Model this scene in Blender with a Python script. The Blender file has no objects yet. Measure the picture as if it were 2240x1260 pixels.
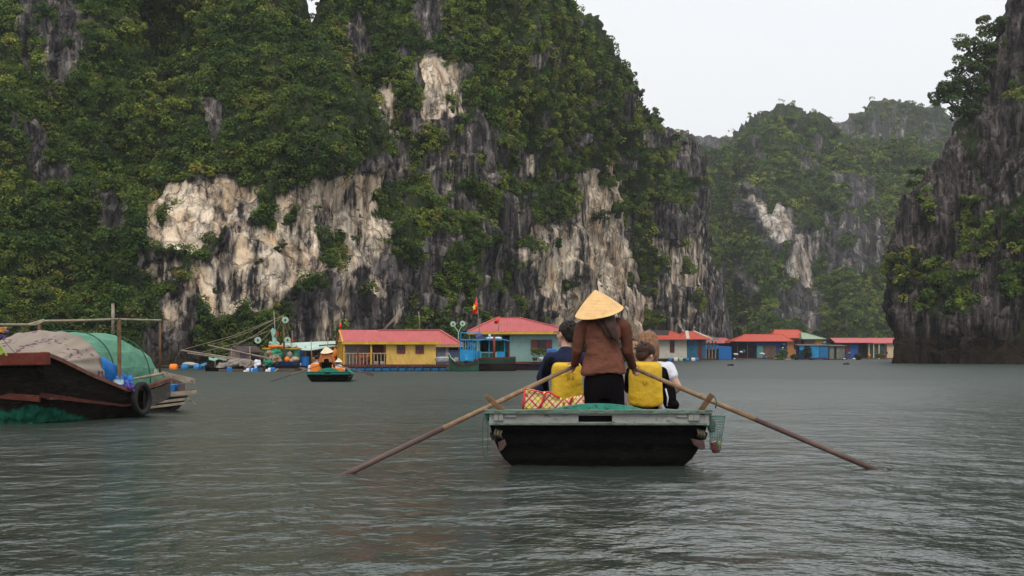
import bpy, bmesh, math, random
import numpy as np
from mathutils import Vector, Matrix

C = bpy.context.scene
COL = C.collection
random.seed(7)
RNG = np.random.default_rng(11)

# ------------------------------------------------------------------ camera
F, H, HY = 3111.0, 1.05, 773.0            # focal length in photo px, eye height, horizon row
cam_d = bpy.data.cameras.new('camera')
cam = bpy.data.objects.new('camera', cam_d); COL.objects.link(cam)
cam.location = (0, 0, H); cam.rotation_euler = (math.radians(90), 0, 0)
cam_d.sensor_width = 36; cam_d.lens = 50.0
cam_d.shift_y = (HY - 630) / 2240
cam_d.clip_start = 0.1; cam_d.clip_end = 20000
C.camera = cam

# ------------------------------------------------------------------ sky, sun, exposure
SUN_EL, SUN_AZ = math.radians(55), math.radians(178)     # high, behind the viewer
w = bpy.data.worlds.new('World'); C.world = w; w.use_nodes = True
nt = w.node_tree; nt.nodes.clear()
out = nt.nodes.new('ShaderNodeOutputWorld'); bg = nt.nodes.new('ShaderNodeBackground')
sky = nt.nodes.new('ShaderNodeTexSky'); sky.sky_type = 'NISHITA'; sky.sun_disc = False
sky.sun_elevation = SUN_EL; sky.sun_rotation = SUN_AZ
sky.air_density = 1.0; sky.dust_density = 6.0; sky.ozone_density = 1.0
tc = nt.nodes.new('ShaderNodeTexCoord'); mp = nt.nodes.new('ShaderNodeMapping'); mp.inputs['Scale'].default_value = (1, 1, 3)
nz = nt.nodes.new('ShaderNodeTexNoise'); nz.inputs['Scale'].default_value = 1.6; nz.inputs['Detail'].default_value = 5
rp = nt.nodes.new('ShaderNodeValToRGB')
rp.color_ramp.elements[0].position = .35; rp.color_ramp.elements[0].color = (8.4, 8.8, 9.3, 1)
rp.color_ramp.elements[1].position = .7; rp.color_ramp.elements[1].color = (9.3, 9.4, 9.5, 1)
mx = nt.nodes.new('ShaderNodeMix'); mx.data_type = 'RGBA'; mx.inputs[0].default_value = 0.93
nt.links.new(tc.outputs['Generated'], mp.inputs[0]); nt.links.new(mp.outputs[0], nz.inputs['Vector'])
nt.links.new(nz.outputs['Fac'], rp.inputs[0]); nt.links.new(sky.outputs[0], mx.inputs[6]); nt.links.new(rp.outputs[0], mx.inputs[7])
nt.links.new(mx.outputs[2], bg.inputs[0]); nt.links.new(bg.outputs[0], out.inputs[0])
bg.inputs['Strength'].default_value = 0.1
sun_d = bpy.data.lights.new('sun', 'SUN'); sun_d.energy = 1.5; sun_d.angle = math.radians(25); sun_d.color = (1, .93, .82)
sun = bpy.data.objects.new('sun', sun_d); COL.objects.link(sun)
sun.rotation_euler = (math.radians(90) - SUN_EL, 0, math.radians(2))
C.view_settings.view_transform = 'Standard'; C.view_settings.look = 'None'
C.view_settings.exposure = 0.22; C.view_settings.gamma = 1.0

# ------------------------------------------------------------------ helpers
def P(px, py, Y): return Vector(((px - 1120) / F * Y, Y, H - (py - HY) / F * Y))
def WY(py): return F * H / (py - HY)       # distance of a waterline seen at row py

MATS = {}
def pm(name, col, rough=.75, var=.25, scale=6., bump=.15, metal=0., stripes=None, grime=0., grimecol=(.03, .025, .02), stretch=(1, 1, 1), spec=.3, bd=.01):
    if name in MATS: return MATS[name]
    m = bpy.data.materials.new(name); m.use_nodes = True; t = m.node_tree; b = t.nodes['Principled BSDF']
    N = t.nodes.new; L = t.links.new
    b.inputs['Roughness'].default_value = rough; b.inputs['Metallic'].default_value = metal
    b.inputs['Specular IOR Level'].default_value = spec
    g = N('ShaderNodeNewGeometry'); mpn = N('ShaderNodeMapping'); mpn.inputs['Scale'].default_value = stretch
    L(g.outputs['Position'], mpn.inputs[0])
    n = N('ShaderNodeTexNoise'); n.inputs['Scale'].default_value = scale; n.inputs['Detail'].default_value = 6
    L(mpn.outputs[0], n.inputs['Vector'])
    r = N('ShaderNodeValToRGB'); r.color_ramp.elements[0].position = .3; r.color_ramp.elements[1].position = .7
    d = [max(0, c * (1 - var)) for c in col]; h = [min(1, c * (1 + var * .8)) for c in col]
    r.color_ramp.elements[0].color = (*d, 1); r.color_ramp.elements[1].color = (*h, 1)
    L(n.outputs['Fac'], r.inputs[0]); cout = r.outputs[0]
    if grime > 0:
        n2 = N('ShaderNodeTexNoise'); n2.inputs['Scale'].default_value = scale * 2.7; n2.inputs['Detail'].default_value = 8
        n2.inputs['Roughness'].default_value = .7
        L(mpn.outputs[0], n2.inputs['Vector'])
        r2 = N('ShaderNodeValToRGB'); r2.color_ramp.elements[0].position = .62 - grime * .35; r2.color_ramp.elements[1].position = .72 - grime * .2
        L(n2.outputs['Fac'], r2.inputs[0])
        mm = N('ShaderNodeMix'); mm.data_type = 'RGBA'; L(r2.outputs[0], mm.inputs[0]); L(cout, mm.inputs[6]); mm.inputs[7].default_value = (*grimecol, 1)
        cout = mm.outputs[2]
    L(cout, b.inputs['Base Color'])
    if bump > 0:
        bn = N('ShaderNodeBump'); bn.inputs['Strength'].default_value = bump; bn.inputs['Distance'].default_value = bd
        L(n.outputs['Fac'], bn.inputs['Height']); last = bn
        if stripes:
            wv = N('ShaderNodeTexWave'); wv.wave_type = 'BANDS'; wv.bands_direction = stripes[0]; wv.inputs['Scale'].default_value = stripes[1]
            wv.inputs['Distortion'].default_value = stripes[3] if len(stripes) > 3 else 0.
            L(g.outputs['Position'], wv.inputs['Vector'])
            b2 = N('ShaderNodeBump'); b2.inputs['Strength'].default_value = .8; b2.inputs['Distance'].default_value = stripes[2]
            L(wv.outputs['Fac'], b2.inputs['Height']); L(bn.outputs[0], b2.inputs['Normal']); last = b2
        L(last.outputs[0], b.inputs['Normal'])
    MATS[name] = m; return m

def tag(o, label=None, cat=None, group=None, kind=None):
    if label: o['label'] = label
    if cat: o['category'] = cat
    if group: o['group'] = group
    if kind: o['kind'] = kind
    return o

def thing(name, label, cat, loc, group=None):
    o = bpy.data.objects.new(name, None); COL.objects.link(o); o.location = loc; o.empty_display_size = .1
    return tag(o, label, cat, group)

def adopt(o, parent):
    if parent is None: return
    o.parent = parent
    if parent.parent is None and parent.type == 'EMPTY':
        o.matrix_parent_inverse = Matrix.Translation(-parent.location)

class MB:
    """collects shapes, links them as one mesh object"""
    def __init__(s, M=None): s.bm = bmesh.new(); s.M = M or Matrix.Identity(4)
    def v(s, p): return s.bm.verts.new(s.M @ Vector(p))
    def face(s, vs):
        try: return s.bm.faces.new(vs)
        except ValueError: return None
    def box(s, a, b, rot=None, c=None):
        (x0, y0, z0), (x1, y1, z1) = a, b
        pts = [Vector(p) for p in ((x0,y0,z0),(x1,y0,z0),(x1,y1,z0),(x0,y1,z0),(x0,y0,z1),(x1,y0,z1),(x1,y1,z1),(x0,y1,z1))]
        if rot is not None:
            cc = Vector(c) if c is not None else (Vector(a) + Vector(b)) / 2
            pts = [cc + rot @ (p - cc) for p in pts]
        vs = [s.v(p) for p in pts]
        for f in ((0,3,2,1),(4,5,6,7),(0,1,5,4),(1,2,6,5),(2,3,7,6),(3,0,4,7)): s.face([vs[i] for i in f])
        return s
    def beam(s, p0, p1, wx, wz=None, up=(0,0,1)):
        p0, p1 = Vector(p0), Vector(p1); wz = wz or wx
        d = (p1 - p0).normalized(); a = d.cross(Vector(up))
        if a.length < 1e-3: a = d.cross(Vector((0,1,0)))
        a.normalize(); b = a.cross(d).normalized(); r = []
        for p in (p0, p1): r.append([s.v(p + a*sx*wx/2 + b*sz*wz/2) for sx, sz in ((-1,-1),(1,-1),(1,1),(-1,1))])
        for i in range(4): s.face([r[0][i], r[0][(i+1)%4], r[1][(i+1)%4], r[1][i]])
        s.face(r[0][::-1]); s.face(r[1]); return s
    def tube(s, pts, r, n=10, cap=True, sy=1.):
        pts = [Vector(p) for p in pts]; rs = r if isinstance(r, (list, tuple)) else [r] * len(pts)
        rings = []; ref = None
        for i, p in enumerate(pts):
            d = (pts[min(i+1, len(pts)-1)] - pts[max(i-1, 0)]).normalized()
            if ref is None: ref = Vector((0,0,1)) if abs(d.z) < .9 else Vector((0,1,0))
            a = (ref - d * ref.dot(d)).normalized(); ref = a; b = d.cross(a)
            rings.append([s.v(p + (a*math.cos(k*2*math.pi/n) * sy + b*math.sin(k*2*math.pi/n)) * rs[i]) for k in range(n)])
        for i in range(len(rings)-1):
            for k in range(n): s.face([rings[i][k], rings[i][(k+1)%n], rings[i+1][(k+1)%n], rings[i+1][k]])
        if cap: s.face(rings[0][::-1]); s.face(rings[-1])
        return s
    def ell(s, c, r, n=12, m=8, R=None):
        c = Vector(c); rows = []
        r = (r, r, r) if isinstance(r, (int, float)) else r
        def q(x, y, z):
            p = Vector((x*r[0], y*r[1], z*r[2])); return c + (R @ p if R is not None else p)
        top = s.v(q(0,0,1)); bot = s.v(q(0,0,-1))
        for j in range(1, m):
            t = math.pi*j/m; rows.append([s.v(q(math.sin(t)*math.cos(2*math.pi*k/n), math.sin(t)*math.sin(2*math.pi*k/n), math.cos(t))) for k in range(n)])
        for k in range(n):
            s.face([top, rows[0][k], rows[0][(k+1)%n]]); s.face([bot, rows[-1][(k+1)%n], rows[-1][k]])
            for j in range(m-2): s.face([rows[j][k], rows[j+1][k], rows[j+1][(k+1)%n], rows[j][(k+1)%n]])
        return s
    def loft(s, rings, closed=True, cap=True):
        rr = [[s.v(p) for p in r] for r in rings]; n = len(rr[0])
        for i in range(len(rr)-1):
            for k in range(n if closed else n-1): s.face([rr[i][k], rr[i][(k+1)%n], rr[i+1][(k+1)%n], rr[i+1][k]])
        if cap and closed: s.face(rr[0][::-1]); s.face(rr[-1])
        return s
    def poly(s, pts, th):
        """flat outline pts given thickness vector th"""
        th = Vector(th); a = [s.v(p) for p in pts]; b = [s.v(Vector(p) + th) for p in pts]; n = len(a)
        s.face(a); s.face(b[::-1])
        for i in range(n): s.face([a[i], b[i], b[(i+1)%n], a[(i+1)%n]])
        return s
    def build(s, name, mat, parent=None, smooth=False, bevel=0, mods=None):
        bmesh.ops.recalc_face_normals(s.bm, faces=s.bm.faces)
        me = bpy.data.meshes.new(name); s.bm.to_mesh(me); s.bm.free()
        o = bpy.data.objects.new(name, me); COL.objects.link(o)
        if mat: me.materials.append(mat)
        if smooth: me.polygons.foreach_set('use_smooth', [True] * len(me.polygons))
        adopt(o, parent)
        if bevel:
            b = o.modifiers.new('bevel', 'BEVEL'); b.width = bevel; b.segments = 2; b.limit_method = 'ANGLE'
        return o

def npmesh(name, verts, faces, mat, attrs=None, smooth=False, colattr=None):
    me = bpy.data.meshes.new(name); k = faces.shape[1]
    me.vertices.add(len(verts)); me.vertices.foreach_set('co', verts.astype(np.float32).ravel())
    me.loops.add(faces.size); me.loops.foreach_set('vertex_index', faces.astype(np.int32).ravel())
    me.polygons.add(len(faces)); me.polygons.foreach_set('loop_start', (np.arange(len(faces)) * k).astype(np.int32))
    if smooth: me.polygons.foreach_set('use_smooth', np.ones(len(faces), bool))
    me.update(calc_edges=True)
    for an, av in (attrs or {}).items():
        a = me.attributes.new(an, 'FLOAT', 'POINT'); a.data.foreach_set('value', av.astype(np.float32).ravel())
    if colattr is not None:
        a = me.attributes.new('tint', 'FLOAT_COLOR', 'POINT')
        a.data.foreach_set('color', np.concatenate([colattr, np.ones((len(colattr), 1))], 1).astype(np.float32).ravel())
    me.materials.append(mat)
    o = bpy.data.objects.new(name, me); COL.objects.link(o); return o

# ---- vectorised noise
def _h(i, j, k, s):
    n = (i * 374761393 + j * 668265263 + k * 2147483647 + s * 1274126177) & 0xffffffff
    n = ((n ^ (n >> 13)) * 1274126177) & 0xffffffff
    n = ((n ^ (n >> 15)) * 2246822519) & 0xffffffff
    return ((n ^ (n >> 16)) & 0xffff) / 65535.0 * 2 - 1
def vn(x, y, z, s=0):
    x, y, z = np.broadcast_arrays(x, y, z)
    xi, yi, zi = (np.floor(a).astype(np.int64) for a in (x, y, z)); fx, fy, fz = x - xi, y - yi, z - zi
    fx, fy, fz = (t*t*t*(t*(t*6-15)+10) for t in (fx, fy, fz)); r = 0
    for a in (0, 1):
        for b in (0, 1):
            for c in (0, 1):
                r = r + _h(xi+a, yi+b, zi+c, s) * (fx if a else 1-fx) * (fy if b else 1-fy) * (fz if c else 1-fz)
    return r
def fbm(x, y, z, o=4, s=0):
    r = 0; a = .5
    for i in range(o): r = r + a * vn(x, y, z, s + i * 17); x = x * 2.03 + 5.1; y = y * 2.03 + 3.3; z = z * 2.03 + 1.7; a *= .5
    return r
def inpoly(x, y, poly):
    r = np.zeros(x.shape, bool); n = len(poly); j = n - 1
    for i in range(n):
        xi, yi = poly[i]; xj, yj = poly[j]
        c = ((yi > y) != (yj > y)) & (x < (xj - xi) * (y - yi) / (yj - yi + 1e-9) + xi); r ^= c; j = i
    return r

# ------------------------------------------------------------------ water
def water_mat():
    m = bpy.data.materials.new('water'); m.use_nodes = True; t = m.node_tree; b = t.nodes['Principled BSDF']; N = t.nodes.new; L = t.links.new
    b.inputs['Base Color'].default_value = (.036, .048, .039, 1); b.inputs['Roughness'].default_value = .2; b.inputs['IOR'].default_value = 1.33
    g = N('ShaderNodeNewGeometry'); prev = None
    for sc, dist, st, rotz, det in ((.6, .17, (1, .9, 1), .12, 3), (2.2, .065, (1.1, .9, 1), -.3, 3), (6., .025, (1.1, .9, 1), .4, 3), (15., .009, (1, 1, 1), .1, 2)):
        mpn = N('ShaderNodeMapping'); mpn.inputs['Scale'].default_value = st; mpn.inputs['Rotation'].default_value = (0, 0, rotz)
        n = N('ShaderNodeTexNoise'); n.inputs['Scale'].default_value = sc; n.inputs['Detail'].default_value = det; n.inputs['Distortion'].default_value = .3
        bn = N('ShaderNodeBump'); bn.inputs['Strength'].default_value = 1; bn.inputs['Distance'].default_value = dist
        L(g.outputs['Position'], mpn.inputs[0]); L(mpn.outputs[0], n.inputs['Vector']); L(n.outputs['Fac'], bn.inputs['Height'])
        if prev: L(prev.outputs[0], bn.inputs['Normal'])
        prev = bn
    # open water away from the boats is more wind-ruffled; calm and ruffled patches
    sp = N('ShaderNodeSeparateXYZ'); L(g.outputs['Position'], sp.inputs[0]); pn_ = N('ShaderNodeTexNoise'); pn_.inputs['Scale'].default_value = .07; pn_.inputs['Detail'].default_value = 3
    L(g.outputs['Position'], pn_.inputs['Vector']); ad = N('ShaderNodeMath'); ad.operation = 'MULTIPLY_ADD'; L(pn_.outputs['Fac'], ad.inputs[0]); ad.inputs[1].default_value = 40; L(sp.outputs['Y'], ad.inputs[2])
    mr = N('ShaderNodeMapRange'); mr.inputs[1].default_value = 26; mr.inputs[2].default_value = 80; mr.inputs[3].default_value = .12; mr.inputs[4].default_value = .48; L(ad.outputs[0], mr.inputs[0]); L(mr.outputs[0], b.inputs['Roughness'])
    L(prev.outputs[0], b.inputs['Normal'])
    return m

def water():
    pys = np.concatenate([np.array([-60., -30., -12., 0., 1.5, 3., 4.5]),
        (F * H / np.arange(640., 1.9, -1.15))])
    pys = np.concatenate([pys[pys < 1500], [1600]])
    W = np.maximum(np.abs(pys), 26) * .62; s = np.linspace(-1, 1, 760); s = s * .55 + .45 * s ** 3
    X = W[:, None] * s[None] * 1.5; Y = np.repeat(pys[:, None], len(s), 1)
    Z = np.zeros_like(X); dy = np.gradient(pys)[:, None]
    for wl, amp, sd, ang in ((3.4, .010, 1, .2), (1.5, .007, 5, -.25), (.7, .006, 9, .1), (.36, .004, 13, .35), (.2, .0025, 15, -.3)):
        ca, sa = math.cos(ang), math.sin(ang); u = (X * ca + Y * sa) / (wl * 1.05); v = (-X * sa + Y * ca) / wl
        f = np.clip(wl / (2.2 * np.abs(dy)) - .5, 0, 1)
        n = vn(u, v, np.zeros_like(u) + sd, sd) + .5 * vn(u*1.9+7, v*1.9, np.zeros_like(u) + sd, sd + 3)
        patch = .75 + .5 * vn(X / 9, Y / 14, np.zeros_like(u), 77)
        Z += amp * n * f * patch
    Z[:7] = 0
    V = np.stack([X, Y, Z], -1).reshape(-1, 3); a, b_ = X.shape
    idx = np.arange(a * b_).reshape(a, b_); Fc = np.stack([idx[:-1, :-1], idx[:-1, 1:], idx[1:, 1:], idx[1:, :-1]], -1).reshape(-1, 4)
    o = npmesh('water', V, Fc, water_mat(), smooth=True); tag(o, kind='structure')
water()
# ------------------------------------------------------------------ cliffs and hills
def rock_mat(name, dark, mid, pale, warm, band=None, zs=.11, sc=.8, fade=0., bk=1.):
    m = bpy.data.materials.new(name); m.use_nodes = True; t = m.node_tree; b = t.nodes['Principled BSDF']; N = t.nodes.new; L = t.links.new
    b.inputs['Roughness'].default_value = .9; b.inputs['Specular IOR Level'].default_value = .15
    g = N('ShaderNodeNewGeometry')
    def noise(scale, st, det=7, rough=.6, dis=0.):
        q = N('ShaderNodeMapping'); q.inputs['Scale'].default_value = st; n = N('ShaderNodeTexNoise'); n.inputs['Scale'].default_value = scale
        n.inputs['Detail'].default_value = det; n.inputs['Roughness'].default_value = rough; n.inputs['Distortion'].default_value = dis
        L(g.outputs['Position'], q.inputs[0]); L(q.outputs[0], n.inputs['Vector']); return n.outputs['Fac']
    def ramp(f, stops):
        r = N('ShaderNodeValToRGB'); e = r.color_ramp.elements
        while len(e) < len(stops): e.new(.5)
        for i, (p, c) in enumerate(stops): e[i].position = p; e[i].color = (*c, 1) if len(c) == 3 else c
        L(f, r.inputs[0]); return r.outputs[0]
    def mix(f, a, c):
        x = N('ShaderNodeMix'); x.data_type = 'RGBA'; L(f, x.inputs[0])
        for s_, v in ((6, a), (7, c)):
            if isinstance(v, tuple): x.inputs[s_].default_value = (*v, 1)
            else: L(v, x.inputs[s_])
        return x.outputs[2]
    streak = noise(sc, (1, .4, zs), 10, .70, .0); thin = noise(sc * 2.4, (1, .3, zs * .5), 6, .6, .0); fine = noise(sc * 4, (1, .5, .4), 8, .7, .0); blot = noise(sc * .3, (1, 1, .7), 5, .6)
    drk = ramp(streak, [(.38, dark), (.47, tuple(.6 * x + .4 * y for x, y in zip(dark, mid))), (.56, mid), (.62, tuple(.75 * x + .25 * y for x, y in zip(mid, pale))), (.70, tuple(.4 * x + .6 * y for x, y in zip(mid, pale)))])
    drk = mix(ramp(thin, [(.42, (.75, .75, .75)), (.5, (0, 0, 0))]), drk, tuple(c * .8 for c in dark))
    pal = ramp(noise(sc * 1.6, (1, .5, .9), 10, .72, .0), [(.27, tuple(c * .45 for c in pale)), (.36, tuple(c * .80 for c in pale)), (.50, pale), (.70, tuple(min(1, c * 1.15) for c in pale))])
    pal = mix(ramp(thin, [(.30, (.8, .8, .8)), (.38, (0, 0, 0))]), pal, tuple(c * .30 for c in pale))
    wn = ramp(blot, [(.45, (0, 0, 0)), (.62, (1, 1, 1))]); pal = mix(wn, pal, mix(ramp(fine, [(.3, (0, 0, 0)), (.7, (1, 1, 1))]), tuple(c * .7 for c in warm), warm))
    q = N('ShaderNodeMapping'); q.inputs['Scale'].default_value = (1, 1, .45); wq = N('ShaderNodeMix'); wq.data_type = 'RGBA'; wq.inputs[0].default_value = .35
    nq = N('ShaderNodeTexNoise'); nq.inputs['Scale'].default_value = sc * 1.2; nq.inputs['Detail'].default_value = 5; L(g.outputs['Position'], nq.inputs['Vector']); sv = N('ShaderNodeVectorMath'); sv.operation = 'MULTIPLY_ADD'
    L(nq.outputs['Color'], sv.inputs[0]); sv.inputs[1].default_value = (1.6 / sc, 1.6 / sc, 1.6 / sc); L(g.outputs['Position'], sv.inputs[2]); L(sv.outputs[0], q.inputs[0])
    vo = N('ShaderNodeTexVoronoi'); vo.feature = 'DISTANCE_TO_EDGE'; vo.inputs['Scale'].default_value = sc * .62; L(q.outputs[0], vo.inputs['Vector']); crack = vo.outputs['Distance']
    vc = N('ShaderNodeTexVoronoi'); vc.inputs['Scale'].default_value = sc * .62; L(q.outputs[0], vc.inputs['Vector']); sx = N('ShaderNodeSeparateXYZ'); L(vc.outputs['Color'], sx.inputs[0])
    cm = ramp(crack, [(.0, (.65, .65, .65)), (.035, (0, 0, 0))]); tone = ramp(sx.outputs['X'], [(0., (.72, .72, .72)), (1., (1.15, 1.15, 1.15))])
    def mult(c_, t_):
        x = N('ShaderNodeMix'); x.data_type = 'RGBA'; x.blend_type = 'MULTIPLY'; x.inputs[0].default_value = 1; L(c_, x.inputs[6]); L(t_, x.inputs[7]); return x.outputs[2]
    pal = mix(cm, mult(pal, tone), tuple(c * .30 for c in pale)); drk = mix(cm, mult(drk, tone), tuple(c * .7 for c in dark))
    at = N('ShaderNodeAttribute'); at.attribute_name = 'pale'
    ad = N('ShaderNodeMath'); ad.operation = 'MULTIPLY_ADD'; L(streak, ad.inputs[0]); ad.inputs[1].default_value = 1.6; L(at.outputs['Fac'], ad.inputs[2])
    pf = ramp(ad.outputs[0], [(.0, (0, 0, 0)), (1., (1, 1, 1))])
    mr = N('ShaderNodeMapRange'); mr.inputs[1].default_value = 1.12; mr.inputs[2].default_value = 1.42; L(ad.outputs[0], mr.inputs[0])
    c = mix(mr.outputs[0], drk, pal)
    ag = N('ShaderNodeAttribute'); ag.attribute_name = 'veg'
    mg = N('ShaderNodeMapRange'); mg.inputs[1].default_value = .45; mg.inputs[2].default_value = .8; L(ag.outputs['Fac'], mg.inputs[0])
    c = mix(mg.outputs[0], c, (.030, .044, .016))
    if band:
        sp = N('ShaderNodeSeparateXYZ'); L(g.outputs['Position'], sp.inputs[0]); am = N('ShaderNodeMath'); am.operation = 'MULTIPLY_ADD'
        L(fine, am.inputs[0]); am.inputs[1].default_value = -3.4; L(sp.outputs['Z'], am.inputs[2])
        mb = N('ShaderNodeMapRange'); mb.inputs[1].default_value = band[1] - .2; mb.inputs[2].default_value = band[1] - 2.4; L(am.outputs[0], mb.inputs[0])
        c = mix(mb.outputs[0], c, band[0])
    L(c, b.inputs['Base Color'])
    b1 = N('ShaderNodeBump'); b1.inputs['Strength'].default_value = .9; b1.inputs['Distance'].default_value = .5 / sc * .8 * bk; L(streak, b1.inputs['Height'])
    b2 = N('ShaderNodeBump'); b2.inputs['Strength'].default_value = .8; b2.inputs['Distance'].default_value = .16 / sc * .8; L(fine, b2.inputs['Height']); L(b1.outputs[0], b2.inputs['Normal'])
    b3 = N('ShaderNodeBump'); b3.inputs['Strength'].default_value = 1; b3.inputs['Distance'].default_value = .22 / sc; L(ramp(crack, [(0, (0, 0, 0)), (.12, (1, 1, 1))]), b3.inputs['Height']); L(b2.outputs[0], b3.inputs['Normal'])
    L(b3.outputs[0], b.inputs['Normal']); return m

def leaf_mat():
    m = bpy.data.materials.new('foliage'); m.use_nodes = True; t = m.node_tree; t.nodes.clear(); N = t.nodes.new; L = t.links.new
    o = N('ShaderNodeOutputMaterial'); a = N('ShaderNodeAttribute'); a.attribute_name = 'tint'
    d = N('ShaderNodeBsdfPrincipled'); d.inputs['Roughness'].default_value = .6; d.inputs['Specular IOR Level'].default_value = .25
    tr = N('ShaderNodeBsdfTranslucent'); mxs = N('ShaderNodeMixShader'); mxs.inputs[0].default_value = .34
    L(a.outputs['Color'], d.inputs['Base Color']); L(a.outputs['Color'], tr.inputs['Color'])
    L(d.outputs[0], mxs.inputs[1]); L(tr.outputs[0], mxs.inputs[2]); L(mxs.outputs[0], o.inputs[0]); return m
LEAF = leaf_mat()

def leaf_arrays(c, R, nrm, per, ls, tint, flat=.75):
    """clumps of leaf-sized faces: centres c, radii R, outward directions nrm, leaf size ls (per clump)"""
    n = len(c); k = per; tot = n * k
    d = RNG.normal(size=(n, k, 3)); d /= np.linalg.norm(d, axis=2, keepdims=True)
    up = np.array([0, 0, 1.]); bias = nrm[:, None] * .45 + up * .35; d = d + bias; d /= np.linalg.norm(d, axis=2, keepdims=True)
    # lobes: radius depends on direction in a few random bumps
    lob = np.zeros((n, k))
    for q in range(5):
        e = RNG.normal(size=(n, 1, 3)); e /= np.linalg.norm(e, axis=2, keepdims=True); e = e + up * .3
        lob = np.maximum(lob, (d * e).sum(2))
    rr = (.55 + .45 * np.clip(lob, 0, 1) ** 2) * RNG.uniform(.72, 1.05, (n, k))
    p = c[:, None] + d * (R[:, None] * rr)[..., None] * np.array([1, 1, flat])
    p = p.reshape(-1, 3); d = d.reshape(-1, 3)
    nn = d * .7 + up * .6 + RNG.normal(size=(tot, 3)) * .55; nn /= np.linalg.norm(nn, axis=1, keepdims=True)
    a = np.cross(nn, RNG.normal(size=(tot, 3))); a /= np.linalg.norm(a, axis=1, keepdims=True); b = np.cross(nn, a)
    s = (np.repeat(ls, k) * RNG.uniform(.6, 1.35, tot))[:, None]
    drop = nn * s * .25
    V = np.stack([p + a * s, p + b * s * .55 + drop, p - a * s, p - b * s * .55 + drop], 1).reshape(-1, 3)
    Fc = np.arange(tot * 4).reshape(-1, 4)
    tn = np.repeat(tint, k, 0) * RNG.uniform(.85, 1.22, (tot, 1)); tn = np.repeat(tn, 4, 0)
    return V, Fc, tn

def tints(n, kind=0, pos=None):
    base = np.array([[.064, .108, .020], [.098, .148, .022], [.042, .078, .020], [.145, .190, .030], [.122, .128, .030]])
    pr = np.array([.34, .26, .24, .10, .06]) if kind == 0 else np.array([.30, .3, .14, .16, .10])
    i = RNG.choice(5, n, p=pr); t = base[i] * RNG.uniform(.88, 1.25, (n, 1)) * (1.18 if kind else 1.)
    return t

def relief(name, PX, PY, D, kind, mat, rocks=(), pales=(), vegthr=0., nz=(1., 1.), amp=1., label=None, vegscale=40., warp=14., under=None, foot=0., rv=.30):
    """a rock face: rows/columns of points with their own distance, roughened by real displacement"""
    X = (PX - 1120) / F * D; Z = H - (PY - HY) / F * D; V = np.stack([X, D, Z], -1)
    gu = np.gradient(V, axis=1); gv = np.gradient(V, axis=0); nr = np.cross(gu, gv); nr /= np.linalg.norm(nr, axis=2, keepdims=True) + 1e-9
    flip = np.sign(-(nr * (V - np.array([0, 0, H]))).sum(2).mean()); nr = nr * flip
    wx = fbm(PX / 45, PY / 45, PX * 0 + .5, 4, 3) * warp * 2; wy = fbm(PX / 45, PY / 45, PX * 0 + 9.5, 4, 5) * warp * 2
    qx, qy = PX + wx, PY + wy; rock = np.zeros(PX.shape); pale = np.zeros(PX.shape)
    for pl in rocks: rock = np.maximum(rock, inpoly(qx, qy, pl))
    for pl, val in pales: i = inpoly(qx, qy, pl); pale = np.where(i, np.maximum(pale, val), pale); rock = np.maximum(rock, i)
    pn = fbm(PX / vegscale, PY / (vegscale * 1.3), PX * 0, 4, 41)
    # vertical bare streaks
    st = fbm(PX / 16, PY / 130, PX * 0 + 3, 3, 61)
    veg = ((pn + .45 * st) > vegthr).astype(float) if np.isscalar(vegthr) else ((pn + .45 * st) > vegthr(PX, PY)).astype(float)
    veg = np.where(rock > 0, ((pn + .3 * st) > np.where(pale < .3, rv, .36)), veg).astype(float)
    for _ in range(4): pale[1:-1, 1:-1] = (pale[1:-1, 1:-1] * 2 + pale[:-2, 1:-1] + pale[2:, 1:-1] + pale[1:-1, :-2] + pale[1:-1, 2:]) / 6
    palea = pale * .55 + np.clip(pale * 3, 0, 1) * .24 * fbm(PX / 38, PY / 70, PX * 0 + 7, 4, 103)
    u = amp
    s1 = 1 / (2.4 * u); flut = fbm(X * s1, D * s1, Z * s1 * .16, 5, 21); crag = fbm(X * s1 * .45, D * s1 * .45, Z * s1 * .3, 5, 31)
    rid = 1 - np.abs(fbm(X * s1 * .8 + 4, D * s1 * .8, Z * s1 * .13, 3, 51)) * 3
    rib = 1 - np.abs(fbm(X * s1 * 2.1 + 9, D * s1 * 2.1, Z * s1 * .30, 3, 55)) * 4
    big = fbm(X / (14 * u), D / (14 * u), Z / (16 * u), 3, 71)
    lz = Z / (4.5 * u) + 1.5 * fbm(X / (9 * u), D / (9 * u), Z / (30 * u), 3, 81); lf = lz - np.floor(lz); led = lf ** 1.5 * np.clip((1 - lf) / .12, 0, 1)
    disp = u * (.9 * led + 1.5 * flut + 1.6 * crag + .38 * rid + .30 * rib + 3.0 * big) * nz[0]
    disp = disp - disp.mean()
    disp = np.where(pale > .5, disp * .6 - .3 * u, disp)
    if foot: zz = Z + .6 * flut; disp = disp - foot * (np.clip((2.2 - zz) / .5, 0, 1)) * (.7 + .6 * rib)
    edge = nz[1]
    V2 = V + nr * (disp * edge)[..., None]
    a, b_ = PX.shape; idx = np.arange(a * b_).reshape(a, b_)
    Fc = np.stack([idx[:-1, :-1], idx[:-1, 1:], idx[1:, 1:], idx[1:, :-1]], -1).reshape(-1, 4)
    # normals after displacement point outward
    o = npmesh(name, V2.reshape(-1, 3), Fc, mat, {'pale': palea, 'veg': veg}, smooth=True)
    tag(o, kind='structure')
    return V2, nr, veg, pale, rock

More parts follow.
